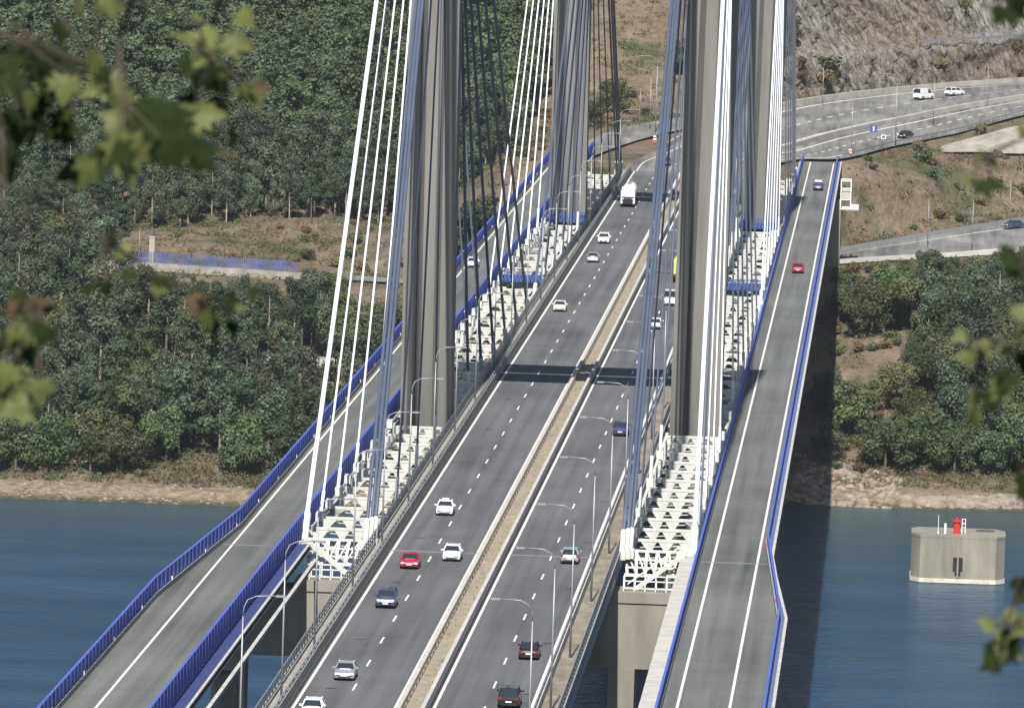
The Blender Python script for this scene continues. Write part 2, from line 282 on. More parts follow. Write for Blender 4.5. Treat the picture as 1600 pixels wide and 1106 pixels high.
# rock cutting behind the motorway
def rock_mat():
    m = bpy.data.materials.new('cut_rock'); m.use_nodes = True; t = m.node_tree; b = t.nodes['Principled BSDF']; b.inputs['Roughness'].default_value = .95; b.inputs['Specular IOR Level'].default_value = .1
    tc = t.nodes.new('ShaderNodeTexCoord'); mp = t.nodes.new('ShaderNodeMapping'); mp.inputs['Scale'].default_value = (.28, .5, 1.3); mr0 = t.nodes.new('ShaderNodeMapping'); mr0.inputs['Rotation'].default_value = (0, math.radians(-62), 0)
    mp2 = t.nodes.new('ShaderNodeMapping'); mp2.inputs['Scale'].default_value = (1, 1.4, 2.2)
    n = t.nodes.new('ShaderNodeTexNoise'); n.inputs['Scale'].default_value = 1; n.inputs['Detail'].default_value = 9; n.inputs['Roughness'].default_value = .72
    n2 = t.nodes.new('ShaderNodeTexNoise'); n2.inputs['Scale'].default_value = .045; n2.inputs['Detail'].default_value = 4
    n3 = t.nodes.new('ShaderNodeTexNoise'); n3.inputs['Scale'].default_value = .33; n3.inputs['Detail'].default_value = 8; n3.inputs['Roughness'].default_value = .75
    t.links.new(tc.outputs['Object'], mr0.inputs[0]); t.links.new(mr0.outputs[0], mp.inputs[0]); t.links.new(mr0.outputs[0], mp2.inputs[0]); t.links.new(mp.outputs[0], n.inputs['Vector']); t.links.new(tc.outputs['Object'], n2.inputs['Vector']); t.links.new(mp2.outputs[0], n3.inputs['Vector'])
    def ramp(src, els):
        r = t.nodes.new('ShaderNodeValToRGB'); e = r.color_ramp.elements; e[0].position = els[0][0]; e[0].color = (*els[0][1], 1); e[1].position = els[-1][0]; e[1].color = (*els[-1][1], 1)
        for p, c in els[1:-1]:
            k = e.new(p); k.color = (*c, 1)
        t.links.new(src, r.inputs[0]); return r.outputs[0]
    a = ramp(n.outputs[0], [(.38, (.12, .108, .092)), (.46, (.23, .212, .185)), (.54, (.33, .305, .265)), (.66, (.46, .43, .385))])
    c = ramp(n3.outputs[0], [(.38, (.11, .08, .06)), (.5, (.22, .17, .13)), (.62, (.33, .28, .225))])
    f = ramp(n2.outputs[0], [(.42, (0, 0, 0)), (.62, (1, 1, 1))])
    mpv = t.nodes.new('ShaderNodeMapping'); mpv.inputs['Scale'].default_value = (.16, .3, .5); t.links.new(mr0.outputs[0], mpv.inputs[0])
    nw = t.nodes.new('ShaderNodeVectorMath'); nw.operation = 'MULTIPLY_ADD'; nw.inputs[1].default_value = (.6, .6, .6); t.links.new(n3.outputs['Color'], nw.inputs[0]); t.links.new(mpv.outputs[0], nw.inputs[2])
    vo = t.nodes.new('ShaderNodeTexVoronoi'); vo.feature = 'DISTANCE_TO_EDGE'; vo.inputs['Scale'].default_value = 1.6; t.links.new(nw.outputs[0], vo.inputs['Vector'])
    crk = ramp(vo.outputs['Distance'], [(.0, (.35, .33, .30)), (.07, (1, 1, 1))])
    x = t.nodes.new('ShaderNodeMix'); x.data_type = 'RGBA'; t.links.new(f, x.inputs[0]); t.links.new(a, x.inputs[6]); t.links.new(c, x.inputs[7])
    mu = t.nodes.new('ShaderNodeMix'); mu.data_type = 'RGBA'; mu.blend_type = 'MULTIPLY'; mu.inputs[0].default_value = 1; t.links.new(x.outputs[2], mu.inputs[6]); t.links.new(crk, mu.inputs[7]); t.links.new(mu.outputs[2], b.inputs['Base Color'])
    bp = t.nodes.new('ShaderNodeBump'); bp.inputs['Distance'].default_value = 1.6; t.links.new(n.outputs[0], bp.inputs['Height']); t.links.new(bp.outputs[0], b.inputs['Normal'])
    return m
MT['cutrock'] = rock_mat()
foot = [(2, 836, 55), (14, 846, 56.5), (22, 851, 57.3), (44, 884, 59.2), (66, 906, 60.3), (90, 934, 61.6), (130, 968, 63.2), (210, 1020, 66)]
cum = [0]
for p, q in zip(foot[:-1], foot[1:]): cum.append(cum[-1]+math.dist(p[:2], q[:2]))
FA = np.array(foot)
ns = int(cum[-1]/.8); mbk = MB(); H = 60; nh = 84; vs = []
for i in range(ns+1):
    s = cum[-1]*i/ns; x = np.interp(s, cum, FA[:, 0]); y = np.interp(s, cum, FA[:, 1]); z = np.interp(s, cum, FA[:, 2])
    x2 = np.interp(min(s+4, cum[-1]), cum, FA[:, 0]); y2 = np.interp(min(s+4, cum[-1]), cum, FA[:, 1]); x1 = np.interp(max(s-4, 0), cum, FA[:, 0]); y1 = np.interp(max(s-4, 0), cum, FA[:, 1])
    d = Vector((x2-x1, y2-y1, 0)).normalized(); nn = Vector((-d.y, d.x, 0))
    for k in range(nh+1):
        h = H*k/nh*min(1, .04+s/34)
        bench = 4.5*(1/(1+math.exp(-(h-9)*2.2)))+4*(1/(1+math.exp(-(h-27)*2)))
        back = 1+h*.42+bench
        p = Vector(((s+h*.6)*.16, (h-s*.45)*.07, 3)); r = noise.fractal(p, .55, 2.1, 8)*1.7
        q = Vector(((s+h*.9)*.5, (h-s*.5)*.09, 8)); r += (1-abs(noise.noise(q))*2)*1.0
        r += noise.noise(Vector((s*.9, h*.5, 1)))*.8+noise.noise(Vector((s*2.1, h*1.4, 5)))*.4
        back -= r*min(1, h/3)
        vs.append((x+nn.x*back, y+nn.y*back, z-.8+h))
mbk.add(vs, [(i*(nh+1)+k, (i+1)*(nh+1)+k, (i+1)*(nh+1)+k+1, i*(nh+1)+k+1) for i in range(ns) for k in range(nh)])
o = mbk.build('rock_cutting', 'cutrock', smooth=True); tag(o, kind='structure')

def ribbon(name, rows, m, u0=0, u1=1, dz=0, sub=10, s0=0, s1=None):
    R_ = []; 
    n = len(rows)-1; s1 = n if s1 is None else s1; K = int((s1-s0)*sub)
    for i in range(K+1):
        s = s0+(s1-s0)*i/K; k = min(int(s), n-1); f = s-k
        # Catmull-Rom for a smooth curve
        def cr_(idx, c):
            P = [rows[max(0, min(n, k+d))][idx][c] for d in (-1, 0, 1, 2)]
            return .5*((2*P[1])+(-P[0]+P[2])*f+(2*P[0]-5*P[1]+4*P[2]-P[3])*f*f+(-P[0]+3*P[1]-3*P[2]+P[3])*f**3)
        a = [cr_(0, c) for c in range(3)]; b_ = [cr_(1, c) for c in range(3)]
        R_.append([[p+(q-p)*u for p, q in zip(a, b_)] for u in (u0, u1)])
    A = [(r[0][0], r[0][1], r[0][2]+dz) for r in R_]; B = [(r[1][0], r[1][1], r[1][2]+dz) for r in R_]
    return A, B
def road(name, rows, m, kind='structure', **k):
    A, B = ribbon(name, rows, m, **k)
    mb = MB(); mb.strip(A, B); o = mb.build(name, m); tag(o, kind=kind); return o
road('highway', HW, 'asphalt_far'); road('lower_road', LR, 'asphalt_far'); road('road', WR, 'asphalt_far'); road('slip_road', SR, 'asphalt_far', dz=.01); road('gravel_terrace', TR, 'gravel')
mb = MB()
for u in (.055, .30, .44, .90): mb.strip(*ribbon('', HW, None, u0=u, u1=u+.010, dz=.03))
for u in (.18, .66):
    for i in range(0, 66): mb.strip(*ribbon('', HW, None, u0=u, u1=u+.008, dz=.03, s0=i*.15, s1=i*.15+.07, sub=40))
mb.strip(*ribbon('', LR, None, u0=.12, u1=.135, dz=.02)); mb.strip(*ribbon('', LR, None, u0=.8, u1=.815, dz=.02))
tag(mb.build('road_markings', 'line'), kind='structure')

def wall_along(rows, u, w, h, dz=0, s0=0, s1=None, mb=None):
    mb = mb or MB(); A, B = ribbon('', rows, None, u0=u, u1=u+w, dz=dz, s0=s0, s1=s1); n = len(A)
    rings(mb, [[A[i], B[i], (B[i][0], B[i][1], B[i][2]+h), (A[i][0], A[i][1], A[i][2]+h)] for i in range(n)]); return mb
def tagt(o, l, c, g=None): return tag(o, l, c, g)
tagt(wall_along(HW, .36, .018, .9, s0=2.2).build('median_barrier', 'conc'), 'concrete median barrier curving along the motorway beyond the bridge', 'barrier')
tagt(wall_along(HW, .965, .012, 1.0, s0=2.2).build('roadside_barrier', 'conc'), 'concrete roadside barrier at the foot of the grey rock cutting', 'barrier')
tagt(wall_along(LR, .965, .012, .8, s0=.8).build('guard_rail', 'steel'), 'grey guard rail on the uphill side of the lower road on the right', 'guard rail')
tagt(wall_along(LR, .0, .03, .8, dz=-.3, s0=.8).build('retaining_kerb_wall', 'conc_pale'), 'pale low concrete wall edging the lower road above the right bank trees', 'wall')
gr = empty('guard_rail', (0, 0, 0)); tag(gr, 'grey steel guard rail with posts along the near edge of the motorway', 'guard rail')
A, B = ribbon('', HW, None, u0=.015, u1=.02, s0=3.0, sub=14)
mb = MB()
for p, q in zip(A[:-1], A[1:]): mb.beam((p[0], p[1], p[2]+.65), (q[0], q[1], q[2]+.65), .08, .32)
mb.build('rail', 'steel', gr); mb = MB()
for p in A[::2]: mb.box(p[0]-.06, p[0]+.06, p[1]-.06, p[1]+.06, p[2]-.3, p[2]+.75)
mb.build('post', 'steel', gr)['kind'] = 'stuff'

# blue screen wall on a concrete wall, left bank
MT['blue_wall'] = mat('blue_screen_paint', (.075, .095, .25), .6, var=.5, scale=.25, var2=(.13, .15, .30)); MT['wall_base'] = mat('stained_wall_concrete', (.26, .245, .21), .95, var=.4, scale=.4); bw = empty('blue_screen_wall', (-86, 691, 29)); tag(bw, 'blue screen fence on a pale concrete wall among the trees of the left bank', 'fence')
def lw(x): return 29.3-(max(0, x+104))*(1/34.)
mb = MB(); mbc = MB(); xs = np.arange(-112, -70, .34)
for x in xs:
    z = lw(x)-29
    mb.box(x+86, x+86+.2, -.05, .05, z+.8, z+2.9)
for x in np.arange(-112, -70, 4): mbc.box(x+86, x+89.99, -.3, .3, lw(x)-29-2.2, lw(x)-29+.8)
mb.build('screen', 'blue_wall', bw); mbc.build('wall', 'wall_base', bw)

# ------------------------------------------------------------ main deck
Y0, Y1 = -205, 690
br = empty('cable_stayed_bridge', (XM, 146, 0)); tag(br, 'long cable stayed motorway bridge with brown pylons and three parallel decks', 'bridge')
def B_(mb, name, m, parent=br, smooth=False):
    # shift to the empty's frame
    ox, oy = (XM, 146)
    mb.v = [(x-ox, y-oy, z) for x, y, z in mb.v] if parent is br else mb.v
    return mb.build(name, m, parent, smooth)
def Bsub(mb, name, m, parent, smooth=False):
    mb.v = [(x-XM, y-146, z) for x, y, z in mb.v]; return mb.build(name, m, parent, smooth)
md = B_(MB().box(XM-12.3, XM+12.3, Y0, Y1, DZ-.55, DZ-.004).box(XM-12.0, XM-9.5, Y0, Y1, DZ-2.6, DZ-.552).box(XM+9.5, XM+12.0, Y0, Y1, DZ-2.6, DZ-.552).box(XM-9.5, XM+9.5, Y0, Y1, DZ-2.2, DZ-.552), 'main_deck', 'deckgrey')
Bsub(MB().add([(XM-10.6, Y0, DZ), (XM-1.3, Y0, DZ), (XM-1.3, Y1, DZ), (XM-10.6, Y1, DZ)], [(0, 1, 2, 3)]), 'roadway', 'asphalt', md)
Bsub(MB().add([(XM+1.3, Y0, DZ), (XM+10.0, Y0, DZ), (XM+10.0, Y1, DZ), (XM+1.3, Y1, DZ)], [(0, 1, 2, 3)]), 'roadway', 'asphalt', md)
def flat(mb, x0, x1, y0, y1, z): return mb.add([(x0, y0, z), (x1, y0, z), (x1, y1, z), (x0, y1, z)], [(0, 1, 2, 3)])
mb = MB()
for x in (-8.55, -.2, 3.0, 11.0): flat(mb, x-.13, x+.13, Y0, Y1, DZ+.02)
k = 0
for i in range(-6, 46):
    y = -119.5+i*17.9
    if y > Y1-8 or y < Y0: continue
    flat(mb, -4.5-.09, -4.5+.09, y-2.4, y+2.7, DZ+.02); flat(mb, 7.15-.09, 7.15+.09, y+3, y+8.1, DZ+.02)
Bsub(mb, 'lane_markings', 'line', md)
mb = MB()
for y in (-5, 683):
    for a_, b_ in ((-10.4, -1.5), (1.5, 9.9)): Bsub(MB().box(XM+a_, XM+b_, y-.35, y+.35, DZ+.004, DZ+.03), 'expansion_joint', 'under', md)
# near-black strips painting in shade beside the left parapet and the median
Bsub(MB().box(XM-10.6, XM-10.32, Y0, Y1, DZ-.01, DZ+.012), 'shade_strip', 'shade_strip', md); Bsub(MB().box(XM+1.11, XM+1.32, Y0, Y1, DZ-.01, DZ+.012), 'shade_strip', 'shade_strip', md)
# median
mb = MB().box(XM-1.25, XM-.9, Y0, Y1, DZ-.01, DZ+.85).box(XM+.75, XM+1.1, Y0, Y1, DZ-.01, DZ+.85)
Bsub(mb, 'median_barrier', 'conc_pale', md)
mb = MB().box(XM-.9, XM+.75, Y0, Y1, DZ-.01, DZ+.35); Bsub(mb, 'median_strip', 'tan', md)
mb = MB(); y = Y0
while y < Y1:
    l = random.uniform(.5, 2.2); x = XM+random.uniform(-.5, .4); hgt = random.uniform(.38, .52)
    if not (140 < y < 152): mb.box(x-.22, x+.22, y, y+l, DZ+.35, DZ+hgt)
    y += l+random.uniform(1.2, 3.5)
Bsub(mb, 'median_cover_plates', 'rust', md)['kind'] = 'stuff'
mb = MB()
for y in range(-200, 690, 4): mb.box(XM-.78, XM-.68, y, y+.1, DZ+.35, DZ+1.15)
mb.box(XM-.76, XM-.70, Y0, Y1, DZ+1.0, DZ+1.12); Bsub(mb, 'median_rail', 'rust', md)
# parapets and walkways
for s in (-1, 1):
    pin = 10.65 if s < 0 else 10.0
    X = lambda u: XM+s*u
    def bx(mb, u0, u1, y0, y1, z0, z1): return mb.box(min(X(u0), X(u1)), max(X(u0), X(u1)), y0, y1, z0, z1)
    Bsub(bx(MB(), pin, pin+.32, Y0, Y1, DZ-.01, DZ+.95), 'parapet', 'conc_pale' if s > 0 else 'parapet', md)
    Bsub(bx(MB(), pin+.32, 12.0, Y0, Y1, DZ-.01, DZ+.12), 'walkway', 'walk' if s > 0 else 'parapet', md)
    Bsub(bx(MB(), 12.0, 12.35, Y0, Y1, DZ-.6, DZ+.45), 'edge_beam', 'parapet', md)
    mb = MB()
    for y in range(Y0, Y1, 3): bx(mb, 12.1, 12.2, y, y+.1, DZ+.45, DZ+1.5)
    for z in (.85, 1.2, 1.5): bx(mb, 12.12, 12.2, Y0, Y1, DZ+z-.05, DZ+z+.03)
    bx(mb, pin+.1, pin+.2, Y0, Y1, DZ+1.25, DZ+1.35)
    for y in range(Y0, Y1, 4): bx(mb, pin+.1, pin+.2, y, y+.1, DZ+.95, DZ+1.3)
    Bsub(mb, 'railing', 'steel', md)

# ------------------------------------------------------------ side decks
def uo(y): return float(np.interp(y, [-300, -56, 12, 900], [28.85, 28.85, 26.55, 26.55]))
YK = [-205, -120, -56, -40, -20, 0, 12, 60, 300, 500, 700, 742]
def sec_box(mb, f0, f1, z0, z1, s, ys=YK):
    rows_ = []
    for y in ys:
        a = XM+s*(f0(y) if callable(f0) else f0); c = XM+s*(f1(y) if callable(f1) else f1)
        if a > c: a, c = c, a
        rows_.append([(a, y, z0), (c, y, z0), (c, y, z1), (a, y, z1)])
    rings(mb, rows_); return mb
def sheet(mb, f0, f1, z, s, ys=YK):
    A = []; B = []
    for y in ys:
        a = XM+s*(f0(y) if callable(f0) else f0); c = XM+s*(f1(y) if callable(f1) else f1)
        if a > c: a, c = c, a
        A.append((a, y, z)); B.append((c, y, z))
    return mb.strip(B, A)
def fence(f, s, y0, y1, h, z, sp=.36, wd=.19):
    mb = MB(); pst = MB(); y = y0
    while y < y1:
        x = XM+s*(f(y) if callable(f) else f); x2 = XM+s*(f(y+wd) if callable(f) else f)
        mb.add([(x, y, z+.25), (x2, y+wd, z+.25), (x2, y+wd, z+h), (x, y, z+h)], [(0, 1, 2, 3)])
        mb.add([(x+.05, y, z+.25), (x2+.05, y+wd, z+.25), (x2+.05, y+wd, z+h), (x+.05, y, z+h)], [(0, 1, 2, 3)])
        y += sp
    y = y0
    while y < y1:
        x = XM+s*(f(y) if callable(f) else f); pst.box(x-.09, x+.14, y-.09, y+.09, z, z+h+.1); y += 3
    ys = [q for q in YK if y0 < q < y1]; ys = [y0]+ys+[y1]
    sec_box(pst, lambda q: (f(q) if callable(f) else f)-.10, lambda q: (f(q) if callable(f) else f)+.13, z+h, z+h+.12, s, ys)
    return mb, pst
outer_top = lambda y: float(np.interp(y, [-300, -56, -8, -4, 900], [29.75, 29.75, 27.7, 27.5, 27.5]))
for s in (-1, 1):
    lab = 'left' if s < 0 else 'right'
    sec = MB(); sec_box(sec, lambda y: 18.35 if y < 0 else 19.4, outer_top, DZ-.5, DZ-.004, s, sorted(YK+[-.5, .5]))
    # tapering box girder below
    rows_ = []
    for y in YK:
        a, c_ = 19.3, outer_top(y)-.1
        pts = [(XM+s*a, y, DZ-.5), (XM+s*c_, y, DZ-.5), (XM+s*(c_-2.2), y, DZ-2.7), (XM+s*(a+1), y, DZ-2.7)]
        rows_.append(pts if s < 0 else pts)
    rings(sec, rows_)
    sdk = B_(sec, 'side_deck', 'deckgrey'); sdk['label'] = f'{"narrower" if s<0 else "wider"} looking side deck with blue railings on the {lab} of the main deck'.replace('narrower looking ', '').replace('wider looking ', '')
    sm = MB(); sheet(sm, 20.3, lambda y: uo(y)-.1, DZ, s); Bsub(sm, 'roadway', 'asphalt_side', sdk)
    mb = MB()
    for u in (21.55, 25.95): sheet(mb, u-.12, u+.12, DZ+.02, s)
    Bsub(mb, 'lane_markings', 'line', sdk)
    mb = MB()
    for y in (-5,): mb.box(min(XM+s*20.4, XM+s*26.9), max(XM+s*20.4, XM+s*26.9), y-.3, y+.3, DZ+.004, DZ+.03)
    Bsub(mb, 'expansion_joint', 'under', sdk)
    # curbs
    mb = MB(); sec_box(mb, 19.95, 20.3, DZ-.01, DZ+.5, s); Bsub(mb, 'kerb', 'parapet', sdk)
    mb = MB(); sec_box(mb, lambda y: uo(y)-.1, lambda y: uo(y)+.25, DZ-.01, DZ+.5, s); Bsub(mb, 'kerb', 'parapet', sdk)
    # inner concrete ledge before the stayed span
    mb = MB()
    y = Y0
    while y < -4:
        mb.box(min(XM+s*18.35, XM+s*19.95), max(XM+s*18.35, XM+s*19.95), y, min(-3, y+11.9), DZ-.01, DZ+.15); y += 12
    if s > 0: Bsub(mb, 'ledge', 'conc_pale', sdk)
    else:
        mb = MB(); mb.box(XM+s*19.95, XM+s*18.62, Y0, -3, DZ-.01, DZ+.12); Bsub(mb, 'ledge', 'blue_dark', sdk)
        mb = MB(); mb.box(XM+s*18.6, XM+s*18.35, Y0, -3, DZ-.3, DZ+.2); Bsub(mb, 'ledge_rim', 'conc_pale', sdk)
        mb = MB(); mb.box(XM+s*17.6, XM+s*17.25, Y0, -8, DZ-1.1, DZ-.75); Bsub(mb, 'service_duct', 'conc_pale', sdk)
    mb = MB(); sec_box(mb, 19.45, 19.95, DZ-.01, DZ+.12, s, [-2, 300, 742]); Bsub(mb, 'ledge', 'deckgrey', sdk)
    # outer ledge: blue-violet with pale rim
    mb = MB(); sec_box(mb, lambda y: uo(y)+.25, lambda y: outer_top(y)-.28, DZ-.01, DZ+.10, s); Bsub(mb, 'service_ledge', 'blue_ledge', sdk)
    mb = MB(); sec_box(mb, lambda y: outer_top(y)-.28, outer_top, DZ-.4, DZ+.32, s); Bsub(mb, 'fascia', 'conc_pale' if s > 0 else 'blue_ledge', sdk)
    if s < 0: segs = ((19.78, 2.3), (lambda y: uo(y)+.1, 1.75))
    else: segs = ((20.12, 1.35), (lambda y: uo(y)+.1, 1.15))
    for f, h in segs:
        a_, p_ = fence(f, s, Y0, 742, h, DZ+.1)
        Bsub(p_, 'railing_posts', 'blue', sdk); Bsub(a_, 'railing_screen', 'blue', sdk)
    mb = MB()
    for y in range(-200, 740, 26):
        x = XM+s*(uo(y)-.02)
        if y % 52 == 8 or s < 0: Bsub(MB().box(x-.07, x+.07, y, y+.14, DZ+.5, DZ+.85), 'reflector_post', 'red' if s > 0 else 'white', sdk)

# ------------------------------------------------------------ pylons
P1, P2 = 146.5, 536.5
def pylon(Y):
    p = bpy.data.objects.new('pylon', None); COL.objects.link(p); p.parent = br; p.location = (0, Y-146, 0)
    for s in (-1, 1):
        L = MB(); hw = 2.95; hd = 3.0
        def q(z): return 15.75*s*1.0+s*.02*(z-50)*.45
        zs = [-3, 40, 50, 98, 148.5]
        # front profile with two recessed bands: built from full-height ribs
        prof = [(-hw, -hd), (-hw+1.55, -hd), (-hw+1.55, -hd+.75), (-hw+2.25, -hd+.75), (-hw+2.25, -hd+.3), (hw-2.25, -hd+.3), (hw-2.25, -hd+.75), (hw-1.55, -hd+.75), (hw-1.55, -hd), (hw, -hd),
                (hw, hd), (hw-1.7, hd), (hw-1.7, hd-.6), (-hw+1.7, hd-.6), (-hw+1.7, hd), (-hw, hd)]
        rings(L, [[(q(z)+a, b_, z) for a, b_ in prof] for z in zs])
        leg = L.build('leg', 'pylon', p)
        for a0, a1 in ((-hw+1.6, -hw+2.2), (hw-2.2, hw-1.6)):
            f = MB(); rings(f, [[(q(z)+a, b_, z) for a, b_ in ((a0, -hd+.55), (a1, -hd+.55), (a1, -hd+.74), (a0, -hd+.74))] for z in zs]); f.build('recess_strip', 'groove', leg)  # dark strip running up inside each recess
        f = MB()
        f.box(q(-3)-4.5, q(-3)+4.5, -5, 5, -8, 6); f.build('footing', 'pier', leg)
    beams = ((118.5, 127.5), (134, 143.5))
    for z0, z1 in beams:
        MB().box(-18.9, 18.9, -2.3, 2.3, z0, z1).build('cross_beam', 'pylon', p)
    MB().box(-13, 13, -2.4, 2.4, 40, 46.8).build('lower_cross_beam', 'pylon', p)
    return p
pylon(P1); pylon(P2)

# ------------------------------------------------------------ stays
def stay(name, a, b, r, m, sl=None, nseg=10, n=7):
    a = Vector(a); b = Vector(b); pts = []
    L = (b-a).length; sag = L*L*2.5e-5
    for i in range(nseg+1):
        t_ = i/nseg; p = a.lerp(b, t_); p.z -= sag*4*t_*(1-t_)*.5; pts.append(p)
    o = B_(MB().tube(pts, r, n), name, m, br, True)
    d = (pts[1]-pts[0]).normalized()
    sl_ = MB().tube([a-d*.8, a+d*3.2], r*1.55, 8); sl_.beam(a-Vector((0, 1.0, .55)), a+Vector((0, 1.0, -.55)), .8, .9)
    Bsub(sl_, 'anchor_sleeve', sl or m, o, False)
    return o
for PY, mids, side in ((P1, 1, -1), (P2, -1, 1)):
    for s in (-1, 1):
        # old stays (main deck edges), slate
        for dirn in (-1, 1):
            main = (dirn == mids)
            offs = [34, 64, 94, 124, 154, 184] if main else [36, 70, 104, 147]
            for i, d in enumerate(offs):
                h = np.interp(d, [20, 186], [46, 77]) if main else np.interp(d, [20, 147], [46, 79])
                Y = PY+dirn*d; lf = s < 0 and PY == P1 and not main; top = (XM+s*(15.4 if lf else 13.3), PY+dirn*2.6, DZ+h*(1.18 if lf else 1))
                bot = (XM+s*12.75, Y, DZ+.6)
                if (not main) and d == 147:
                    mbp = None
                    for q in (-.33, .12, .5): stay('slate_stay_cable', (bot[0]+q*.9, Y+q*2, bot[2]), (top[0]+q*.9, top[1], top[2]+q*3), .19, 'slate', 'white_truss')
                else:
                    stay('slate_stay_cable', bot, top, .19 if main else .12, 'slate', 'white_truss')
        # new stays (inner edges of side decks), white
        for dirn in (-1, 1):
            main = (dirn == mids)
            offs = [30, 62, 92, 122, 151, 180] if main else [36, 68, 96, 120, 143]
            for i, d in enumerate(offs):
                h = (62+i*5.4) if main else (64+i*7.8)
                Y = PY+dirn*d; bot = (XM+s*19.45, Y, DZ+.5); top = (XM+s*(18.2), PY+dirn*2.7, DZ+h)
                last = (not main) and i == 4
                stay('white_stay_cable', bot, top, .25 if last else .12, 'cable_white')
# ------------------------------------------------------------ link trusses between the decks
def frame_mesh():
    mb = MB(); w0, w1 = 12.7, 19.2
    mb.box(w0, w1, -.14, .5, -.24, .0); mb.box(w0, w1, -.12, .12, -1.38, -1.24)
    T, Bz, th = -.22, -1.25, .1
    def plate(poly):
        n = len(poly); mb.add([(x, -th, z) for x, z in poly]+[(x, th, z) for x, z in poly], [tuple(range(n)), tuple(range(n, 2*n))[::-1]]+[(i, n+i, n+(i+1) % n, (i+1) % n) for i in range(n)])
    plate([(w0, T), (13.65, T), (12.95, Bz), (w0, Bz)]); plate([(13.8, T), (15.45, T), (14.95, Bz), (14.6, Bz)]); plate([(15.6, T), (17.2, T), (16.5, Bz), (16.25, Bz)]); plate([(17.55, T), (w1, T), (w1, Bz), (18.9, Bz)])
    return mb
f0 = frame_mesh()
tm = {}
for s in (-1, 1):
    mb = MB(); mb.v = [(s*x, y, z) for x, y, z in f0.v]; mb.f = [f if s > 0 else f[::-1] for f in f0.f]; mb.mi = list(f0.mi)
    me = bpy.data.meshes.new('link_truss'); me.from_pydata(mb.v, [], mb.f); me.materials.append(MT['white_truss']); tm[s] = me
abm = {}
def clear(y): return all(abs(y-P) > 4.5 for P in (P1, P2))
nfr = 0
for s in (-1, 1):
    y = 3.0
    while y < 686:
        if clear(y) and nfr < 100:
            o = bpy.data.objects.new('link_truss', tm[s]); COL.objects.link(o); o.parent = br; o.location = (0, y-146, DZ+.15)
            if False: pass
            nfr += 1
        y += 13.9 if y > 700 else (11.0 if y < 200 else 15.2)
    # plan members: edge chords, zig-zag flats
    mb = MB()
    for (a, b_) in ((0, P1-4), (P1+4, P2-4), (P2+4, 686)):
        for u in (12.62, 19.25): 
            mb.box(min(XM+s*u-.16, XM+s*u+.16), XM+s*u+.16, a, b_, DZ-.20, DZ-.18+.0+.02)
        yy = a+3; k = 0
        while yy+5.5 < b_:
            u0, u1 = (12.8, 19.1) if k % 2 else (19.1, 12.8)
            mb.beam((XM+s*u0, yy, DZ-.34), (XM+s*u1, yy+5.5, DZ-1.3), .15, .12); yy += 5.5; k += 1
    B_(mb, 'plan_bracing', 'white_truss')
    # outrigger brackets at the inner edge of the side deck
    mb = MB(); y = 8
    while y < 686:
        if clear(y): 
            x = XM+s*19.3; x2 = XM+s*17.6
            mb.add([(x, y-.1, DZ+.3), (x, y+.1, DZ+.3), (x2, y-.1, DZ+.1), (x2, y+.1, DZ+.1), (x, y-.1, DZ-1.8), (x, y+.1, DZ-1.8)], [(0, 2, 4), (1, 5, 3), (0, 1, 3, 2), (2, 3, 5, 4), (0, 4, 5, 1)])
            mb.box(x-.35, x+.35, y-1.2, y+1.2, DZ+.0, DZ+.9)
        y += 14
        if len(mb.v):
            if abm.get(s) is None:
                ob = B_(mb, 'anchor_bracket', 'white_truss'); abm[s] = (ob, y)
            else:
                ob = abm[s][0].copy(); COL.objects.link(ob); ob.location.y += y-abm[s][1]
        mb = MB()
    # end platform and access stair at the anchor pier
    mb = MB()
    for k_ in range(7):
        a_ = 12.7+k_*1.06; c_ = 13.1+k_*.90; mb.beam((XM+s*a_, 2.6, DZ+.05), (XM+s*c_, -3, DZ-1.7), .28, .24)
        if k_ < 6: mb.beam((XM+s*(a_+.1), 2.2, DZ-.05), (XM+s*(c_+.85), -2.6, DZ-1.6), .16, .14)
    for q_ in (0, .36, .7, 1):
        y_ = 2.6-5.6*q_; z_ = DZ+.08-1.75*q_; mb.box(*sorted((XM+s*(12.6+.4*q_), XM+s*(19.2-.6*q_))), y_-.2, y_+.2, z_-.1, z_+.06)
    pf = B_(mb, 'end_platform', 'white_truss')
    mb = MB(); st0 = Vector((XM+s*13.2, -4.5, DZ-3.6)); st1 = Vector((XM+s*18.9, -2.6, DZ+.6))
    for off in (-.5, .5): mb.beam(st0+Vector((0, off, 0)), st1+Vector((0, off, 0)), .18, .35)
    for i in range(14):
        p = st0.lerp(st1, (i+.5)/14); mb.box(p.x-.16, p.x+.16, p.y-.45, p.y+.45, p.z-.03, p.z+.03)
    for off in (-.6, .6): mb.beam(st0+Vector((0, off, 1.1)), st1+Vector((0, off, 1.1)), .07, .07)
    Bsub(mb, 'access_stair', 'white_truss', pf)
    mb = MB()
    for u in np.arange(12.9, 19.2, 1.05):
        for yy in (-6.3, -3.7): mb.box(XM+s*u-.05, XM+s*u+.05, yy-.05, yy+.05, DZ-4.0, DZ-1.5)
    for z in (-3.4, -2.7, -2.0, -1.5): mb.box(min(XM+s*12.9, XM+s*18.7), max(XM+s*12.9, XM+s*18.7), -6.35, -6.25, DZ+z-.05, DZ+z+.05)
    Bsub(mb, 'platform_railing', 'white', pf)
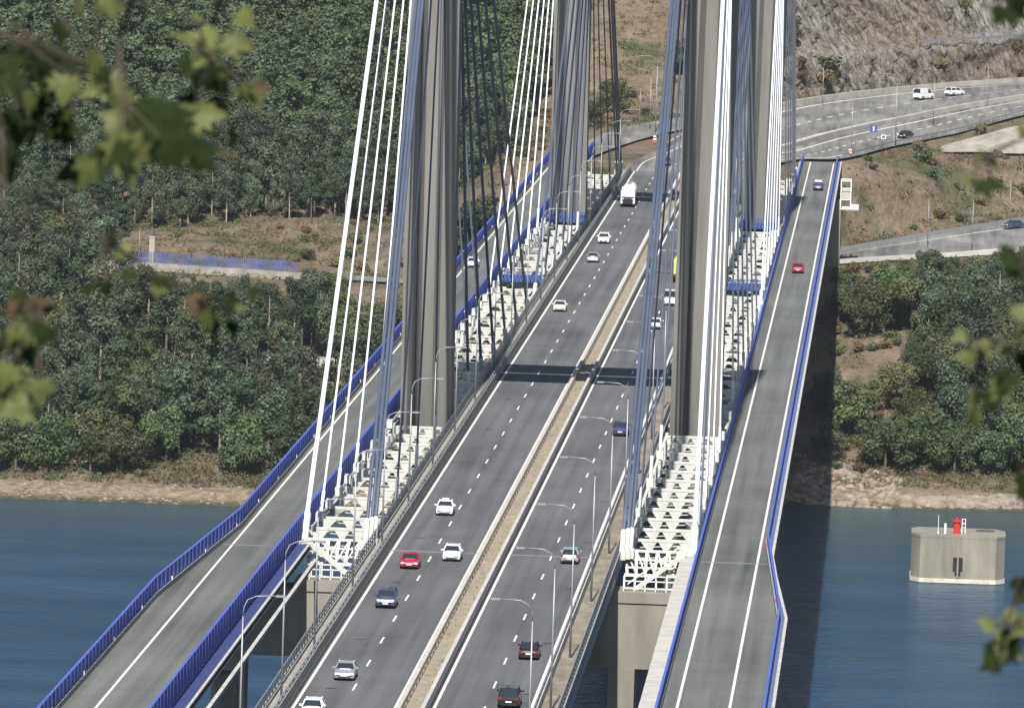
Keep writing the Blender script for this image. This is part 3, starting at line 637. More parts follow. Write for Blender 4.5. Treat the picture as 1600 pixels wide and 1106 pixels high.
# blue maintenance gantries across the gaps
def gantry(s, y, d, h, u0=12.8, u1=19.1):
    mb = MB(); x0, x1 = sorted((XM+s*u0, XM+s*u1))
    mb.box(x0, x1, y-d, y+d, DZ+.2, DZ+.32)
    for yy in (y-d, y+d):
        mb.box(x0, x1, yy-.06, yy+.06, DZ+h-.1, DZ+h+.05); mb.box(x0, x1, yy-.05, yy+.05, DZ+.32, DZ+.8)
        for x in np.arange(x0, x1, .55): mb.box(x, x+.1, yy-.05, yy+.05, DZ+.3, DZ+h)
    for x in (x0, x1): mb.box(x-.07, x+.07, y-d, y+d, DZ+h-.1, DZ+h+.05); mb.box(x-.07, x+.07, y-d, y+d, DZ+.3, DZ+.7)
    return B_(mb, 'blue_walkway', 'blue_bright')
gantry(-1, 385, 3.5, 1.3); gantry(1, 384, 3.5, 1.3); gantry(-1, P2-6.5, 3, 1.5); gantry(1, P2-6.5, 3, 1.5); 
# ------------------------------------------------------------ piers
def pier(y, first_=False):
    p = bpy.data.objects.new('pier', None); COL.objects.link(p); p.parent = br; p.location = (0, y-146, 0)
    for s in (-1, 1):
        if first_:
            MB().box(*sorted((s*11.7, s*14.3)), -3.2, 3.2, -8, 39.5).build('shaft', 'pier', p)
            MB().box(*sorted((s*24.2, s*27.5)), -2.2, 2.2, -8, 39.5).build('outer_shaft', 'pier', p)
        else:
            MB().box(*sorted((s*18.7, s*20.6)), -1.4, 1.4, -8, 46.8).build('outer_shaft', 'pier', p); MB().box(*sorted((s*5.5, s*8.5)), -1.4, 1.4, -8, 46.8).build('shaft', 'pier', p)
            MB().box(*sorted((s*24.7, s*26.6)), -1.4, 1.4, -8, 46.8).build('outer_shaft', 'pier', p)
    if first_: MB().box(-28, 28, -3.0, 3.0, 39.5, 46.2).box(-19.5, -11.6, -3.15, 3.15, 46.0, 47.0).box(11.6, 19.5, -3.15, 3.15, 46.0, 47.0).build('crosshead', 'pier', p)
    return p
pier(-5, True)
for y in (-85, -165): 
    p = pier(y)
p = bpy.data.objects.new('abutment', None); COL.objects.link(p); p.parent = br; p.location = (0, 690-146, 0)
MB().box(-12.3, 12.3, -3, 6, 25, 49.4).build('abutment_wall', 'pier', p)
MB().box(-28, 28, -3, 3, 18, 46).build('abutment_wall', 'pier', p)

# ------------------------------------------------------------ street lamps
def make_lamp(h=13.5, arm=2.6, double=False):
    r = empty('street_lamp'); MB().tube([(0, 0, 0), (0, 0, h-1.6)], .10, 8, .06).build('pole', 'steel', r, True)
    pts = [(0, 0, h-1.6), (-.05, 0, h-.9), (-.35, 0, h-.3), (-1.0, 0, h), (-arm, 0, h+.08)]
    MB().tube(pts, .05, 6).build('arm', 'steel', r, True)
    MB().box(-arm-.7, -arm+.05, -.16, .16, h-.02, h+.14).build('lamp_head', 'steel', r)
    MB().box(-.25, .25, -.25, .25, 0, .1).build('base_plate', 'steel', r); return r
lamp = make_lamp(); first = True
def put_lamp(x, y, z, rz, label, group, sc=1):
    global first
    o = lamp if first else copy_tree(lamp); first = False
    o.location = (x, y, z); o.rotation_euler = (0, 0, rz); o.scale = (sc,)*3; tag(o, label, 'street lamp', group); return o
ORD = 'first second third fourth fifth sixth seventh eighth ninth tenth eleventh twelfth thirteenth fourteenth'.split()
RL = [-172, -132, -93.5, -47, -2.5, 41, 85]+[128+43*i for i in range(13)]
for i, y in enumerate(RL):
    names = {0: 'street lamp over the black car at the bottom of the photo', 1: 'street lamp on the right parapet beside the dark maroon car', 2: 'street lamp on the right parapet behind the dark maroon car and nearest it uphill',
             3: 'street lamp on the right parapet standing just before the silver white car', 4: 'street lamp on the right parapet level with the anchor pier', 5: 'street lamp on the right parapet just beyond the link truss end', 6: 'street lamp on the right parapet next to the dark blue car'}
    put_lamp(XM+11.2, y, DZ+.12, 0, names.get(i, f'{ORD[i-7]} street lamp beyond the near right pylon leg on the right parapet'), 'street lamps along the right edge of the main deck')
LL = [-176, -133, -95.5, -46.5, -4, 38, 81]+[124+43*i for i in range(13)]
for i, y in enumerate(LL):
    names = {0: 'street lamp at the lower left corner of the main deck against the blue railing', 1: 'street lamp on the left parapet in front of the dark pier crosshead', 2: 'street lamp on the left parapet in front of the left pier shaft',
             3: 'street lamp on the left parapet beside the first link trusses', 4: 'street lamp on the left parapet at the foot of the thick slate stays', 5: 'street lamp on the left parapet in front of the near left pylon leg', 6: 'street lamp on the left parapet just before the near left pylon leg'}
    put_lamp(XM-11.2, y, DZ+.12, math.pi, names.get(i, f'{ORD[i-7]} street lamp beyond the near left pylon leg on the left parapet'), 'street lamps along the left edge of the main deck')
for i, (x, y, z, sc, l) in enumerate([(30.6, 750, 51, .85, 'street lamp beside the end of the right side deck'), (38.9, 775, 51, 1.1, 'tall street lamp at the motorway edge beside the blue direction sign'), (46.2, 812, 54, .85, 'street lamp at the motorway edge below the white van'),
                           (57, 840, 55.5, .8, 'street lamp on the motorway to the right of the white people carrier'), (45.6, 714, 36.6, .75, 'left street lamp of the three along the lower road'), (53.8, 708, 36.4, .8, 'middle street lamp of the three along the lower road'), (61.1, 746, 39, .7, 'right street lamp of the three along the lower road beside the dark car'),
                           (-99, 688, 29, .62, 'small lamp post in front of the blue screen wall on the left bank'), (-9.3, 795, 52, .9, 'pale lamp post behind the tanker truck where the motorway curves, second from left'), (-8.0, 790, 51.5, 1.15, 'tallest pale lamp post where the motorway curves behind the bridge'),
                           (-11.5, 800, 52, .7, 'leftmost lamp post where the motorway curves behind the bridge'), (-6.2, 792, 52, .65, 'short lamp post right of the tallest one where the motorway curves'), (24, 833, 56, .7, 'street lamp at the foot of the rock cutting just right of the white stays')]):
    put_lamp(x, y, z, [0, .6, .6, .6, 0, 0, 0, 2.8, .5, .3, 1, 2, 2.5][i], l, 'street lamps along the roads beyond the bridge', sc)

# ------------------------------------------------------------ vehicles
def sect(y, hw, zb, zt, crown=.03, tuck=.93):
    return [(-hw*tuck, y, zb), (-hw, y, zb+.22), (-hw, y, zb+(zt-zb)*.62), (-hw*.93, y, zt-.03), (-hw*.5, y, zt+crown), (hw*.5, y, zt+crown), (hw*.93, y, zt-.03), (hw, y, zb+(zt-zb)*.62), (hw, y, zb+.22), (hw*tuck, y, zb)]
def make_car(kind, color, bodyname='car'):
    # front towards -Y, length along Y, origin on ground at centre
    r = empty({'van': 'van', 'suv': 'parked_car'}.get(kind, 'car')); r.name = 'van' if kind == 'van' else 'car'
    if kind == 'sedan': L, W, Hh, top = 4.5, 1.80, 1.44, [(0, .72, .30, .48), (.02, .86, .22, .62), (.10, .89, .18, .76), (.27, .90, .18, .92), (.55, .90, .18, .97), (.82, .90, .18, .98), (.93, .88, .2, .95), (.985, .84, .24, .80), (1, .78, .32, .62)]; gh = [(.26, .92, .80), (.41, 1.40, .60), (.50, 1.44, .62), (.68, 1.42, .62), (.86, .98, .78)]
    elif kind == 'hatch': L, W, Hh, top = 4.1, 1.78, 1.5, [(0, .72, .30, .50), (.02, .86, .22, .66), (.10, .885, .18, .80), (.25, .89, .18, .95), (.55, .89, .18, 1.0), (.9, .89, .18, 1.02), (.98, .86, .24, .90), (1, .80, .32, .66)]; gh = [(.22, .95, .80), (.39, 1.45, .61), (.5, 1.5, .63), (.82, 1.46, .62), (.97, 1.0, .76)]
    elif kind == 'suv': L, W, Hh, top = 4.5, 1.88, 1.66, [(0, .76, .34, .60), (.02, .90, .26, .80), (.10, .93, .22, .95), (.25, .94, .22, 1.06), (.55, .94, .22, 1.10), (.92, .94, .22, 1.12), (.985, .90, .28, .98), (1, .84, .36, .7)]; gh = [(.23, 1.05, .84), (.37, 1.58, .66), (.48, 1.66, .68), (.85, 1.62, .66), (.97, 1.10, .80)]
    else: L, W, Hh, top = 5.0, 1.95, 2.2, [(0, .80, .34, .70), (.02, .93, .26, .95), (.12, .96, .22, 1.15), (.22, .97, .22, 1.25), (.6, .97, .22, 1.3), (.97, .97, .22, 1.3), (1, .92, .3, 1.2)]; gh = [(.16, 1.15, .86), (.31, 2.05, .80), (.4, 2.2, .82), (.9, 2.2, .82), (.99, 1.9, .84)]
    b_ = MB(); rings(b_, [sect((t_-.5)*L, hw, zb, zt) for t_, hw, zb, zt in top])
    # roof panel and pillars
    ro = []
    n = len(gh)
    zr = gh[1][1]
    for t_, z, hw in gh[1:-1]:
        y = (t_-.5)*L; ro.append([(-hw-.03, y, z-.07), (-hw*.9, y, z), (0, y, z+.035), (hw*.9, y, z), (hw+.03, y, z-.07), (hw*.9, y, z-.09), (-hw*.9, y, z-.09)])
    rings(b_, ro)
    for s in (-1, 1):
        for (t0, z0, w0), (t1, z1, w1) in ((gh[0], gh[1]), (gh[-1], gh[-2])):
            b_.beam((s*(w0+.02), (t0-.5)*L, z0), (s*(w1+.01), (t1-.5)*L, z1), .09, .09)
        tm_ = (gh[1][0]+gh[-2][0])/2; zt = gh[1][1]; b_.beam((s*.87*W/1.8, (tm_-.5)*L, .95), (s*(gh[2][2]+.02), (tm_-.5)*L, zt-.02), .10, .06)
        b_.box(*sorted((s*(W/2+.0), s*(W/2+.20))), (gh[0][0]-.5)*L+.25, (gh[0][0]-.5)*L+.37, gh[0][1]+.02, gh[0][1]+.17)
    b_.build('body', color, r, False)
    g = MB(); rings(g, [[(-w_*1.08 if z < 1.2 and k in (0, n-1) else -w_-.08*(0), (t_-.5)*L, z-.05), (-w_, (t_-.5)*L, z-.04), (w_, (t_-.5)*L, z-.04), (w_, (t_-.5)*L, z-.05)] for k, (t_, z, w_) in enumerate([])] or [[(0, 0, .5)]*4, [(0, 0, .51)]*4])
    g = MB(); secs = []
    for k, (t_, z, w_) in enumerate(gh):
        base = np.interp(t_, [q[0] for q in top], [q[3] for q in top])-.06
        bw = W/2*.93
        secs.append([(-bw, (t_-.5)*L, base), (-w_, (t_-.5)*L, z-.05), (w_, (t_-.5)*L, z-.05), (bw, (t_-.5)*L, base)])
    rings(g, secs); g.build('windows', 'glass', r)
    if kind == 'van':
        p = MB(); p.box(-W/2-.005, -W/2+.1, (.48-.5)*L, .49*L, 1.1, 2.1); p.box(W/2-.1, W/2+.005, (.48-.5)*L, .49*L, 1.1, 2.1); p.build('side_panel', color, r)
    d = MB(); fy = -.5*L
    d.box(-.55, .55, fy-.02, fy+.3, top[0][2]-.02, top[0][3]-.12)
    d.build('grille', 'black', r); MB().box(-.7, .7, .5*L-.2, .5*L+.015, .26, .42).build('rear_bumper', 'black', r)
    for s in (-1, 1):
        MB().box(*sorted((s*.50, s*.80)), fy+.01, fy+.22, top[1][3]-.10, top[1][3]+.06).build('headlight', 'lampglass', r)
        MB().box(*sorted((s*.62, s*.84)), .5*L-.14, .5*L-.005, top[-1][3]+.02, top[-1][3]+.22).build('tail_light', 'redglass', r)
        for yy in (-.31*L, .30*L):
            wv = MB(); R_ = .32 if kind != 'van' else .35; vs = []
            for xx in (W/2-.20, W/2+.012):
                for k in range(14): a = 2*math.pi*k/14; vs.append((s*xx, yy+R_*math.cos(a), R_+R_*math.sin(a)))
            wv.add(vs, [tuple(range(14)), tuple(range(14, 28))[::-1]]+[(k, (k+1) % 14, 14+(k+1) % 14, 14+k) for k in range(14)]); wh = wv.build('wheel', 'tyre', r)
            rv = MB(); vs = [(s*(W/2+.018), yy+.19*math.cos(2*math.pi*k/10), R_+.19*math.sin(2*math.pi*k/10)) for k in range(10)]; rv.add(vs, [tuple(range(10))]); rv.build('rim', 'rim', wh)
    MB().box(-.26, .26, fy-.035, fy-.02, .42, .53).build('number_plate', 'plate', r); MB().box(-.26, .26, .5*L+.016, .5*L+.03, .5, .62).build('number_plate', 'plate', r)
    return r
def car(kind, color, x, y, z, rz, label, cat='car', group=None, extra=None):
    r = make_car(kind, CP[color]); r.location = (x, y, z+.006); r.rotation_euler = (0, 0, rz); tag(r, label, cat, group)
    if extra: extra(r)
    return r
g1 = 'vehicles on the main deck'
def taxi(r): MB().box(-.35, .35, -.15, .15, 1.46, 1.66).build('roof_sign', 'white', r)
Z = DZ+.0
car('sedan', 'white', -5.6, 34, Z, 0, 'white car with a white box on its roof driving near the first link trusses', 'car', g1, taxi)
car('hatch', 'white', -2.3, -11.5, Z, 0, 'white car in the lane next to the median, level with the red car', 'car', g1)
car('sedan', 'red', -5.9, -20, Z, 0, 'red car on the left carriageway level with the white car near the anchor pier', 'car', g1)
car('suv', 'dark', -5.9, -55.5, Z, 0, 'dark blue grey car following the red car on the left carriageway', 'car', g1)
car('sedan', 'silver', -5.7, -113, Z, 0, 'silver car nearest the bottom of the left carriageway', 'car', g1)
car('hatch', 'white', -6.5, -140.5, Z, 0, 'white car cut by the bottom edge of the photo', 'car', g1)
car('sedan', 'cream', -6.6, 330, Z, 0, 'pale cream car alone beyond the crossbeam shadow on the left carriageway', 'car', g1)
car('hatch', 'silver', -6.1, 435, Z, 0, 'silver car with a dark windscreen, second behind the tanker truck', 'car', g1)
car('suv', 'white', -6.2, 481, Z, 0, 'white car closest in front of the tanker truck', 'car', g1)
car('sedan', 'navy', -3.6, 712, DZ+.12, -.05, 'dark blue car behind the tanker truck where the road curves', 'car', g1)
car('suv', 'navy', 8.9, 135, Z, math.pi, 'dark blue car on the right carriageway before the near pylon', 'car', g1)
car('hatch', 'silver', 9.2, -10, Z, math.pi, 'silver car on the right carriageway level with the anchor pier', 'car', g1)
car('sedan', 'maroon', 9.1, -92.5, Z, math.pi, 'dark maroon car between two street lamps on the right carriageway', 'car', g1)
car('suv', 'black', 9.1, -128, Z, math.pi, 'black car at the bottom of the right carriageway', 'car', g1)
car('van', 'white', 8.2, 349, Z, math.pi, 'white van seen through the slate stays on the right carriageway', 'van', g1)
car('hatch', 'white', 7.6, 303, Z, math.pi, 'white car behind the slate stays just beyond the crossbeam shadow', 'car', g1)
car('hatch', 'red', 25.2, 427, Z, math.pi, 'red car alone on the right side deck', 'car')
def roofbox(r): MB().box(-.62, .62, -.9, .9, 1.5, 1.78).build('roof_box', 'white', r)  # plain white box sitting on the roof
car('sedan', 'navy', 25.6, 649, Z, math.pi, 'dark blue car with white box on roof high on the right side deck', 'car', None, roofbox)
car('hatch', 'white', -23.3, 414, Z, 0, 'white car on the left side deck seen between dark stays', 'car')
def hz(u, s):
    A, B = ribbon('', HW, None, u0=u, u1=u+.01, sub=20, s0=s, s1=s+.2); a = A[0]; b_ = A[-1]; return a, math.atan2(b_[1]-a[1], b_[0]-a[0])
def onhw(kind, col, x, y, label, rev, cat='car'):
    best = None
    for s in np.arange(3, 8, .1):
        for u in np.arange(.05, .95, .02):
            k = min(int(s), len(HW)-2); f = s-k; a = [p+(q-p)*f for p, q in zip(HW[k][0], HW[k+1][0])]; c = [p+(q-p)*f for p, q in zip(HW[k][1], HW[k+1][1])]; P = [p+(q-p)*u for p, q in zip(a, c)]
            d = (P[0]-x)**2+(P[1]-y)**2
            if best is None or d < best[0]: best = (d, s, u)
    a, an = hz(best[2], best[1]); return car(kind, col, a[0], a[1], a[2]+.02, an+math.pi/2+(0 if not rev else math.pi), label, cat)
onhw('van', 'white', 43.9, 850, 'white delivery van on the motorway in front of the grey rock cutting', False, 'van')
onhw('suv', 'white', 51.2, 860, 'white people carrier following the white van on the motorway', False)
onhw('sedan', 'black', 40.8, 790, 'black car on the near carriageway of the motorway beyond the bridge', True)
car('sedan', 'dark', 61.8, 738, 39.15, -.9, 'dark car on the lower road at the right edge of the photo')
# tanker truck
tk = empty('tanker_truck', (-5.9, 580, Z)); tag(tk, 'white tanker truck coming towards the camera near the far pylon', 'truck', g1)
mb = MB(); rings(mb, [[(x*w_, y, z) for x, z in ((-1, .55), (-1.0, 1.2), (-.98, 2.3), (-.85, zt), (.85, zt), (.98, 2.3), (1.0, 1.2), (1, .55))] for y, w_, zt in ((-2.0, 1.16, 2.7), (-1.8, 1.24, 2.95), (-.2, 1.25, 3.35), (.2, 1.2, 3.4))])
mb.build('cab', CP['white'], tk); MB().add([(-1.05, -2.03, 1.55), (1.05, -2.03, 1.55), (.98, -1.9, 2.55), (-.98, -1.9, 2.55)], [(0, 1, 2, 3)]).box(-1.252, -1.24, -1.5, -.6, 1.5, 2.3).build('windscreen', 'glass', tk)
MB().box(-.95, .95, -2.04, -1.9, .55, 1.35).box(-.7, .7, -2.06, -2.0, 1.38, 1.5).build('grille', 'black', tk)
for s in (-1, 1): MB().box(*sorted((s*.85, s*1.2)), -2.06, -1.95, .7, 1.0).build('headlight', 'lampglass', tk); MB().box(*sorted((s*1.28, s*1.5)), -1.9, -1.75, 1.6, 2.5).build('mirror', 'black', tk)
mb = MB(); rings(mb, [[(r_*1.22*math.cos(2*math.pi*k/20), y, 2.35+r_*1.35*math.sin(2*math.pi*k/20)) for k in range(20)] for y, r_ in ((.7, .5), (.9, .85), (1.4, 1), (10.6, 1), (11.1, .85), (11.3, .5))])
mb.build('tank', 'white', tk, True); MB().box(-1.1, 1.1, .3, 11, .75, 1.05).build('chassis', 'black', tk); MB().box(-.3, .3, 1.5, 10.5, 3.68, 3.78).build('tank_walkway', 'steel', tk)
for y in (-1.1, 1.9, 8, 9.3, 10.6):
    for s in (-1, 1):
        mb = MB(); vs = []
        for xx in (.88, 1.24):
            for k in range(14): a = 2*math.pi*k/14; vs.append((s*xx, y+.5*math.cos(a), .5+.5*math.sin(a)))
        mb.add(vs, [tuple(range(14)), tuple(range(14, 28))[::-1]]+[(k, (k+1) % 14, 14+(k+1) % 14, 14+k) for k in range(14)]).build('wheel', 'tyre', tk)
# lorry with a yellow green load
MT['lime'] = mat('lime_tarpaulin', (.50, .52, .12), .7, var=.15, scale=1)
tk = empty('flatbed_lorry', (8.4, 400, Z)); tag(tk, 'lorry with a tall lime yellow load half hidden behind the slate stays', 'truck', g1)
MB().box(-1.2, 1.2, 3.6, 5.6, .5, 2.6).box(-1.1, 1.1, 3.8, 5.4, 2.6, 2.95).build('cab', CP['white'], tk); MB().box(-1.2, 1.2, -4.5, 3.4, .95, 1.25).box(-.9, .9, -4.5, 5, .6, .95).build('chassis', 'black', tk)
rings(mb := MB(), [[(-1.15*w_, y, 1.25), (-1.15*w_, y, zt-.3), (-.9*w_, y, zt), (.9*w_, y, zt), (1.15*w_, y, zt-.3), (1.15*w_, y, 1.25)] for y, w_, zt in ((-4.4, .95, 3.2), (-4.2, 1, 3.6), (-1, 1, 3.7), (3.2, 1, 3.5))]); mb.build('load', 'lime', tk)
MB().box(-1.15, -.85, -4.56, -4.5, .95, 1.2).build('tail_light', 'redglass', tk); MB().box(.85, 1.15, -4.56, -4.5, .95, 1.2).build('tail_light', 'redglass', tk); MB().box(-.8, .8, -4.62, -4.5, 1.26, 1.9).build('tailboard', 'steel', tk)
for y in (-3.4, -2.2, 4.5):
    for s in (-1, 1):
        mb = MB(); vs = []
        for xx in (.85, 1.18):
            for k in range(14): a = 2*math.pi*k/14; vs.append((s*xx, y+.48*math.cos(a), .48+.48*math.sin(a)))
        mb.add(vs, [tuple(range(14)), tuple(range(14, 28))[::-1]]+[(k, (k+1) % 14, 14+(k+1) % 14, 14+k) for k in range(14)]).build('wheel', 'tyre', tk)

# ------------------------------------------------------------ caisson in the water
cs = empty('concrete_dolphin', (51.2, 469, 0)); tag(cs, 'eight sided concrete mooring dolphin standing in the blue water', 'dolphin')
oc = [(-5.9, -6.3), (5.9, -6.3), (7.3, -4.2), (7.3, 4.2), (5.9, 6.3), (-5.9, 6.3), (-7.3, 4.2), (-7.3, -4.2)]
MB().prism(oc, -6, 7.1).prism([(x*1.006, y*1.006) for x, y in oc], 7.1, 7.5).build('block', 'pier', cs)
MT['tide'] = mat('tide_line', (.52, .49, .41), .95, var=.3, scale=1.5)
MB().prism([(x*1.012, y*1.012) for x, y in oc], .1, .75).build('tide_band', 'tide', cs)
MB().box(-.75, .75, -6.42, -6.2, 2.0, 4.1).box(-.45, .45, -6.5, -6.3, 1.4, 2.0).build('fender_recess', 'black', cs); MB().box(-.12, .12, -6.56, -6.3, 1.0, 7.2).build('ladder', 'rust', cs)
MB().prism([(4.2+1.5*math.cos(a), 2.5+1.5*math.sin(a)) for a in np.linspace(0, 6.28, 13)[:-1]], 7.5, 7.62).build('hatch', 'groove', cs)
bcn = empty('beacon', (51.2-.3, 466, 7.5)); tag(bcn, 'red beacon tower with a small platform on top of the concrete dolphin', 'beacon')
mb = MB(); mb.tube([(0, 0, 0), (0, 0, 1.9)], .5, 12).tube([(0, 0, 1.9), (0, 0, 2.05)], .72, 12); mb.build('tower', 'red', bcn)
MB().tube([(0, 0, 2.05), (0, 0, 2.5)], .2, 8).build('lantern', 'red', bcn)
mb = MB(); mb.box(.75, .85, -.4, -.3, 0, 2.4).box(1.25, 1.35, -.4, -.3, 0, 2.4).box(.7, 1.4, -.45, .3, 1.6, 1.7).box(.7, 1.4, -.42, -.36, 2.3, 2.4).box(.7, 1.4, -.42, -.36, 1.0, 1.08); mb.build('side_frame', 'white', bcn)
pt = MB().tube([(0, 0, 0), (0, 0, 1.5)], .2, 10).tube([(0, 0, 1.5), (0, 0, 1.6)], .26, 10).build('white_post', 'white'); pt.location = (49.1, 465.5, 7.5); tag(pt, 'short white post beside the red beacon on the dolphin', 'post')
pt = MB().tube([(0, 0, 0), (0, 0, 2.9)], .05, 6).tube([(0, 0, 0), (0, 0, .3)], .14, 8).build('antenna_mast', 'white'); pt.location = (48.0, 465.5, 7.5); tag(pt, 'thin white mast at the left of the red beacon on the dolphin', 'mast')

# white inspection cage hanging at the far end of the right side deck
ic = empty('inspection_cage', (30.2, 690, 44.5)); tag(ic, 'white inspection cage hanging outside the far end of the right side deck', 'cage')
mb = MB()
for x in (-.8, 1.0): 
    for y in (-3, 3):
        mb.box(x-.09, x+.09, y-.09, y+.09, 0, 5.2)
for z in (0, 1.7, 3.4, 5.1): mb.box(-.9, 1.1, -3.1, -2.95, z, z+.18); mb.box(-.9, 1.1, 2.95, 3.1, z, z+.18); mb.box(-.89, -.7, -2.95, 2.95, z, z+.18); mb.box(.9, 1.09, -2.95, 2.95, z, z+.18)
mb.build('frame', 'white', ic); MB().box(-.7, 2.4, -3, 3, -.15, -.02).box(1.1, 2.5, -3.1, -3.0, 0, 1.0).build('platform', 'white', ic)
MB().box(-.65, .85, -2.9, -2.75, 1.95, 3.2).build('panel', 'conc_pale', ic)

# blue direction sign on the motorway
sg = empty('direction_sign', (34.6, 783, 52.3)); tag(sg, 'blue direction sign on a post at the motorway exit', 'road sign')
MB().box(-.08, .08, -.08, .08, 0, 2.6).build('post', 'steel', sg); MB().box(-.75, .75, -.12, -.08, 1.7, 3.1).build('panel', 'blue_bright', sg); MB().box(-.12, .12, -.135, -.12, 1.95, 2.8).add([(-.3, -.135, 2.65), (.3, -.135, 2.65), (0, -.135, 2.95)], [(0, 1, 2)]).build('arrow', 'white', sg)
sg = empty('direction_sign', (36.6, 779, 52.2)); tag(sg, 'small white and blue sign just right of the blue direction sign', 'road sign')
MB().box(-.05, .05, -.05, .05, 0, 1.4).build('post', 'steel', sg); MB().box(-.45, .45, -.10, -.05, .8, 1.6).build('panel', 'white', sg); MB().box(-.3, .3, -.115, -.10, .95, 1.45).build('symbol', 'blue_bright', sg)
# traffic cones / red white marker boards where the carriageways split
def marker(x, y, z, l):
    m_ = empty('marker_board', (x, y, z)); m_.scale = (.75,)*3; tag(m_, l, 'marker board', 'red and white marker boards at the end of the bridge')
    for k in range(4): MB().box(-.4, .4, -.05, .05, .4+k*.35, .75+k*.35-.002).build('stripe', 'red' if k % 2 == 0 else 'white', m_)
    MB().box(-.05, .05, .051, .12, 0, 1.7).build('post', 'steel', m_)
marker(-7.4, 768, 51.3, 'red and white marker board below the tallest far lamp post'); marker(-5.8, 775, 51.6, 'red and white marker board right of the one below the tallest lamp post'); marker(30.4, 749, 51, 'red and white marker board at the end of the right side deck')

# dark fence with white panels on the rock bench
fb = empty('bench_fence', (44, 900, 69)); tag(fb, 'dark railing with pale panels along the ledge of the rock cutting', 'fence')
mb = MB(); mp_ = MB()
def bpos(t_): s_ = np.interp(t_, [0, 1], [cum[3]+2, cum[6]]); return np.array([np.interp(s_, cum, FA[:, c]) for c in range(3)])
for i in range(60):
    a = bpos(i/60); c_ = bpos((i+1)/60); dr = Vector((c_[0]-a[0], c_[1]-a[1], 0)).normalized(); nn = Vector((-dr.y, dr.x, 0))*3.6
    a = Vector(a)+nn-Vector((44, 900, 69)); c_ = Vector(c_)+nn-Vector((44, 900, 69)); a.z += 8.4; c_.z += 8.4
    mb.beam(a+Vector((0, 0, 1.3)), c_+Vector((0, 0, 1.3)), .12, .14); mb.beam(a+Vector((0, 0, .35)), c_+Vector((0, 0, .35)), .14, .5); mb.beam(a+Vector((0, 0, -1.5)), a+Vector((0, 0, 1.3)), .12, .12)
    if i in (28, 29, 31): mp_.beam(a+Vector((0, -.2, .9)), c_+Vector((0, -.2, .9)), .1, 1.0)
mb.build('rail', 'under', fb); mp_.build('panel', 'white', fb)
# small white building and mast on the left bank
hb = empty('roadside_cabinet', (-98.2, 705, ground(-98.2, 705))); tag(hb, 'pale roadside cabinet with a flat cap behind the blue screen wall', 'cabinet')
MB().box(-.5, .5, -.4, .4, 0, 5.2).build('cabinet', 'conc', hb); MB().box(-.6, .6, -.5, .5, 5.2, 5.35).build('cap', 'conc_pale', hb)
hb = empty('shore_hut', (-56.3, 549, 1.0)); tag(hb, 'tiny white hut on the shore beside the left blue railing', 'hut')
MB().box(-.9, .9, -.8, .8, 0, 1.9).build('walls', 'white', hb); MB().box(-1.05, 1.05, -.95, .95, 1.9, 2.05).build('roof', 'conc_pale', hb); MB().box(-.3, .3, -.83, -.8, 0, 1.5).build('door', 'deckgrey', hb)
wl = empty('garden_wall', (-62, 617, ground(-62, 617)-.6)); tag(wl, 'pale rendered wall on the left bank seen behind the white stays', 'wall')
MB().box(-10, 12, -.2, .2, 0, 2.0).build('wall', 'conc_pale', wl); MB().box(-10.1, 12.1, -.28, .28, 2.0, 2.15).build('coping', 'conc', wl)
car('hatch', 'red', -57, 621.5, ground(-57, 621.5)+.3, 1.4, 'red car parked by the pale wall on the left bank')

# ------------------------------------------------------------ vegetation
def leaf_cloud(clumps, per, size, seed, flat=.8):
    g = np.random.default_rng(seed); V = []; 
    for (cx, cy, cz, rx, ry, rz) in clumps:
        n = int(per*(rx*ry*rz)**.5*g.uniform(.8, 1.2))
        d = g.normal(size=(n, 3)); d /= np.linalg.norm(d, axis=1)[:, None]; rr = g.uniform(.45, 1.08, n)**.7
        c = np.c_[cx+d[:, 0]*rx*rr, cy+d[:, 1]*ry*rr, cz+d[:, 2]*rz*rr]
        nrm = d*1.5*flat+g.normal(size=(n, 3))*.6+np.array([0, 0, .25]); nrm /= np.linalg.norm(nrm, axis=1)[:, None]
        a = np.cross(nrm, g.normal(size=(n, 3))); a /= np.linalg.norm(a, axis=1)[:, None]; b_ = np.cross(nrm, a)
        s1 = (size*g.uniform(.55, 1.3, n))[:, None]; s2 = s1*g.uniform(.45, .9, n)[:, None]
        V.append(np.stack([c-a*s1, c-b_*s2*.8, c+a*s1, c+b_*s2], 1))
    V = np.concatenate(V).reshape(-1, 3); return V
def mesh_quads(name, V, m):
    n = len(V)//4; me = bpy.data.meshes.new(name); me.vertices.add(len(V)); me.vertices.foreach_set('co', V.ravel()); me.loops.add(n*4); me.loops.foreach_set('vertex_index', np.arange(n*4)); me.polygons.add(n)
    me.polygons.foreach_set('loop_start', np.arange(0, n*4, 4)); me.polygons.foreach_set('loop_total', np.full(n, 4)); me.materials.append(MT[m]); me.update(); me.validate(); return me
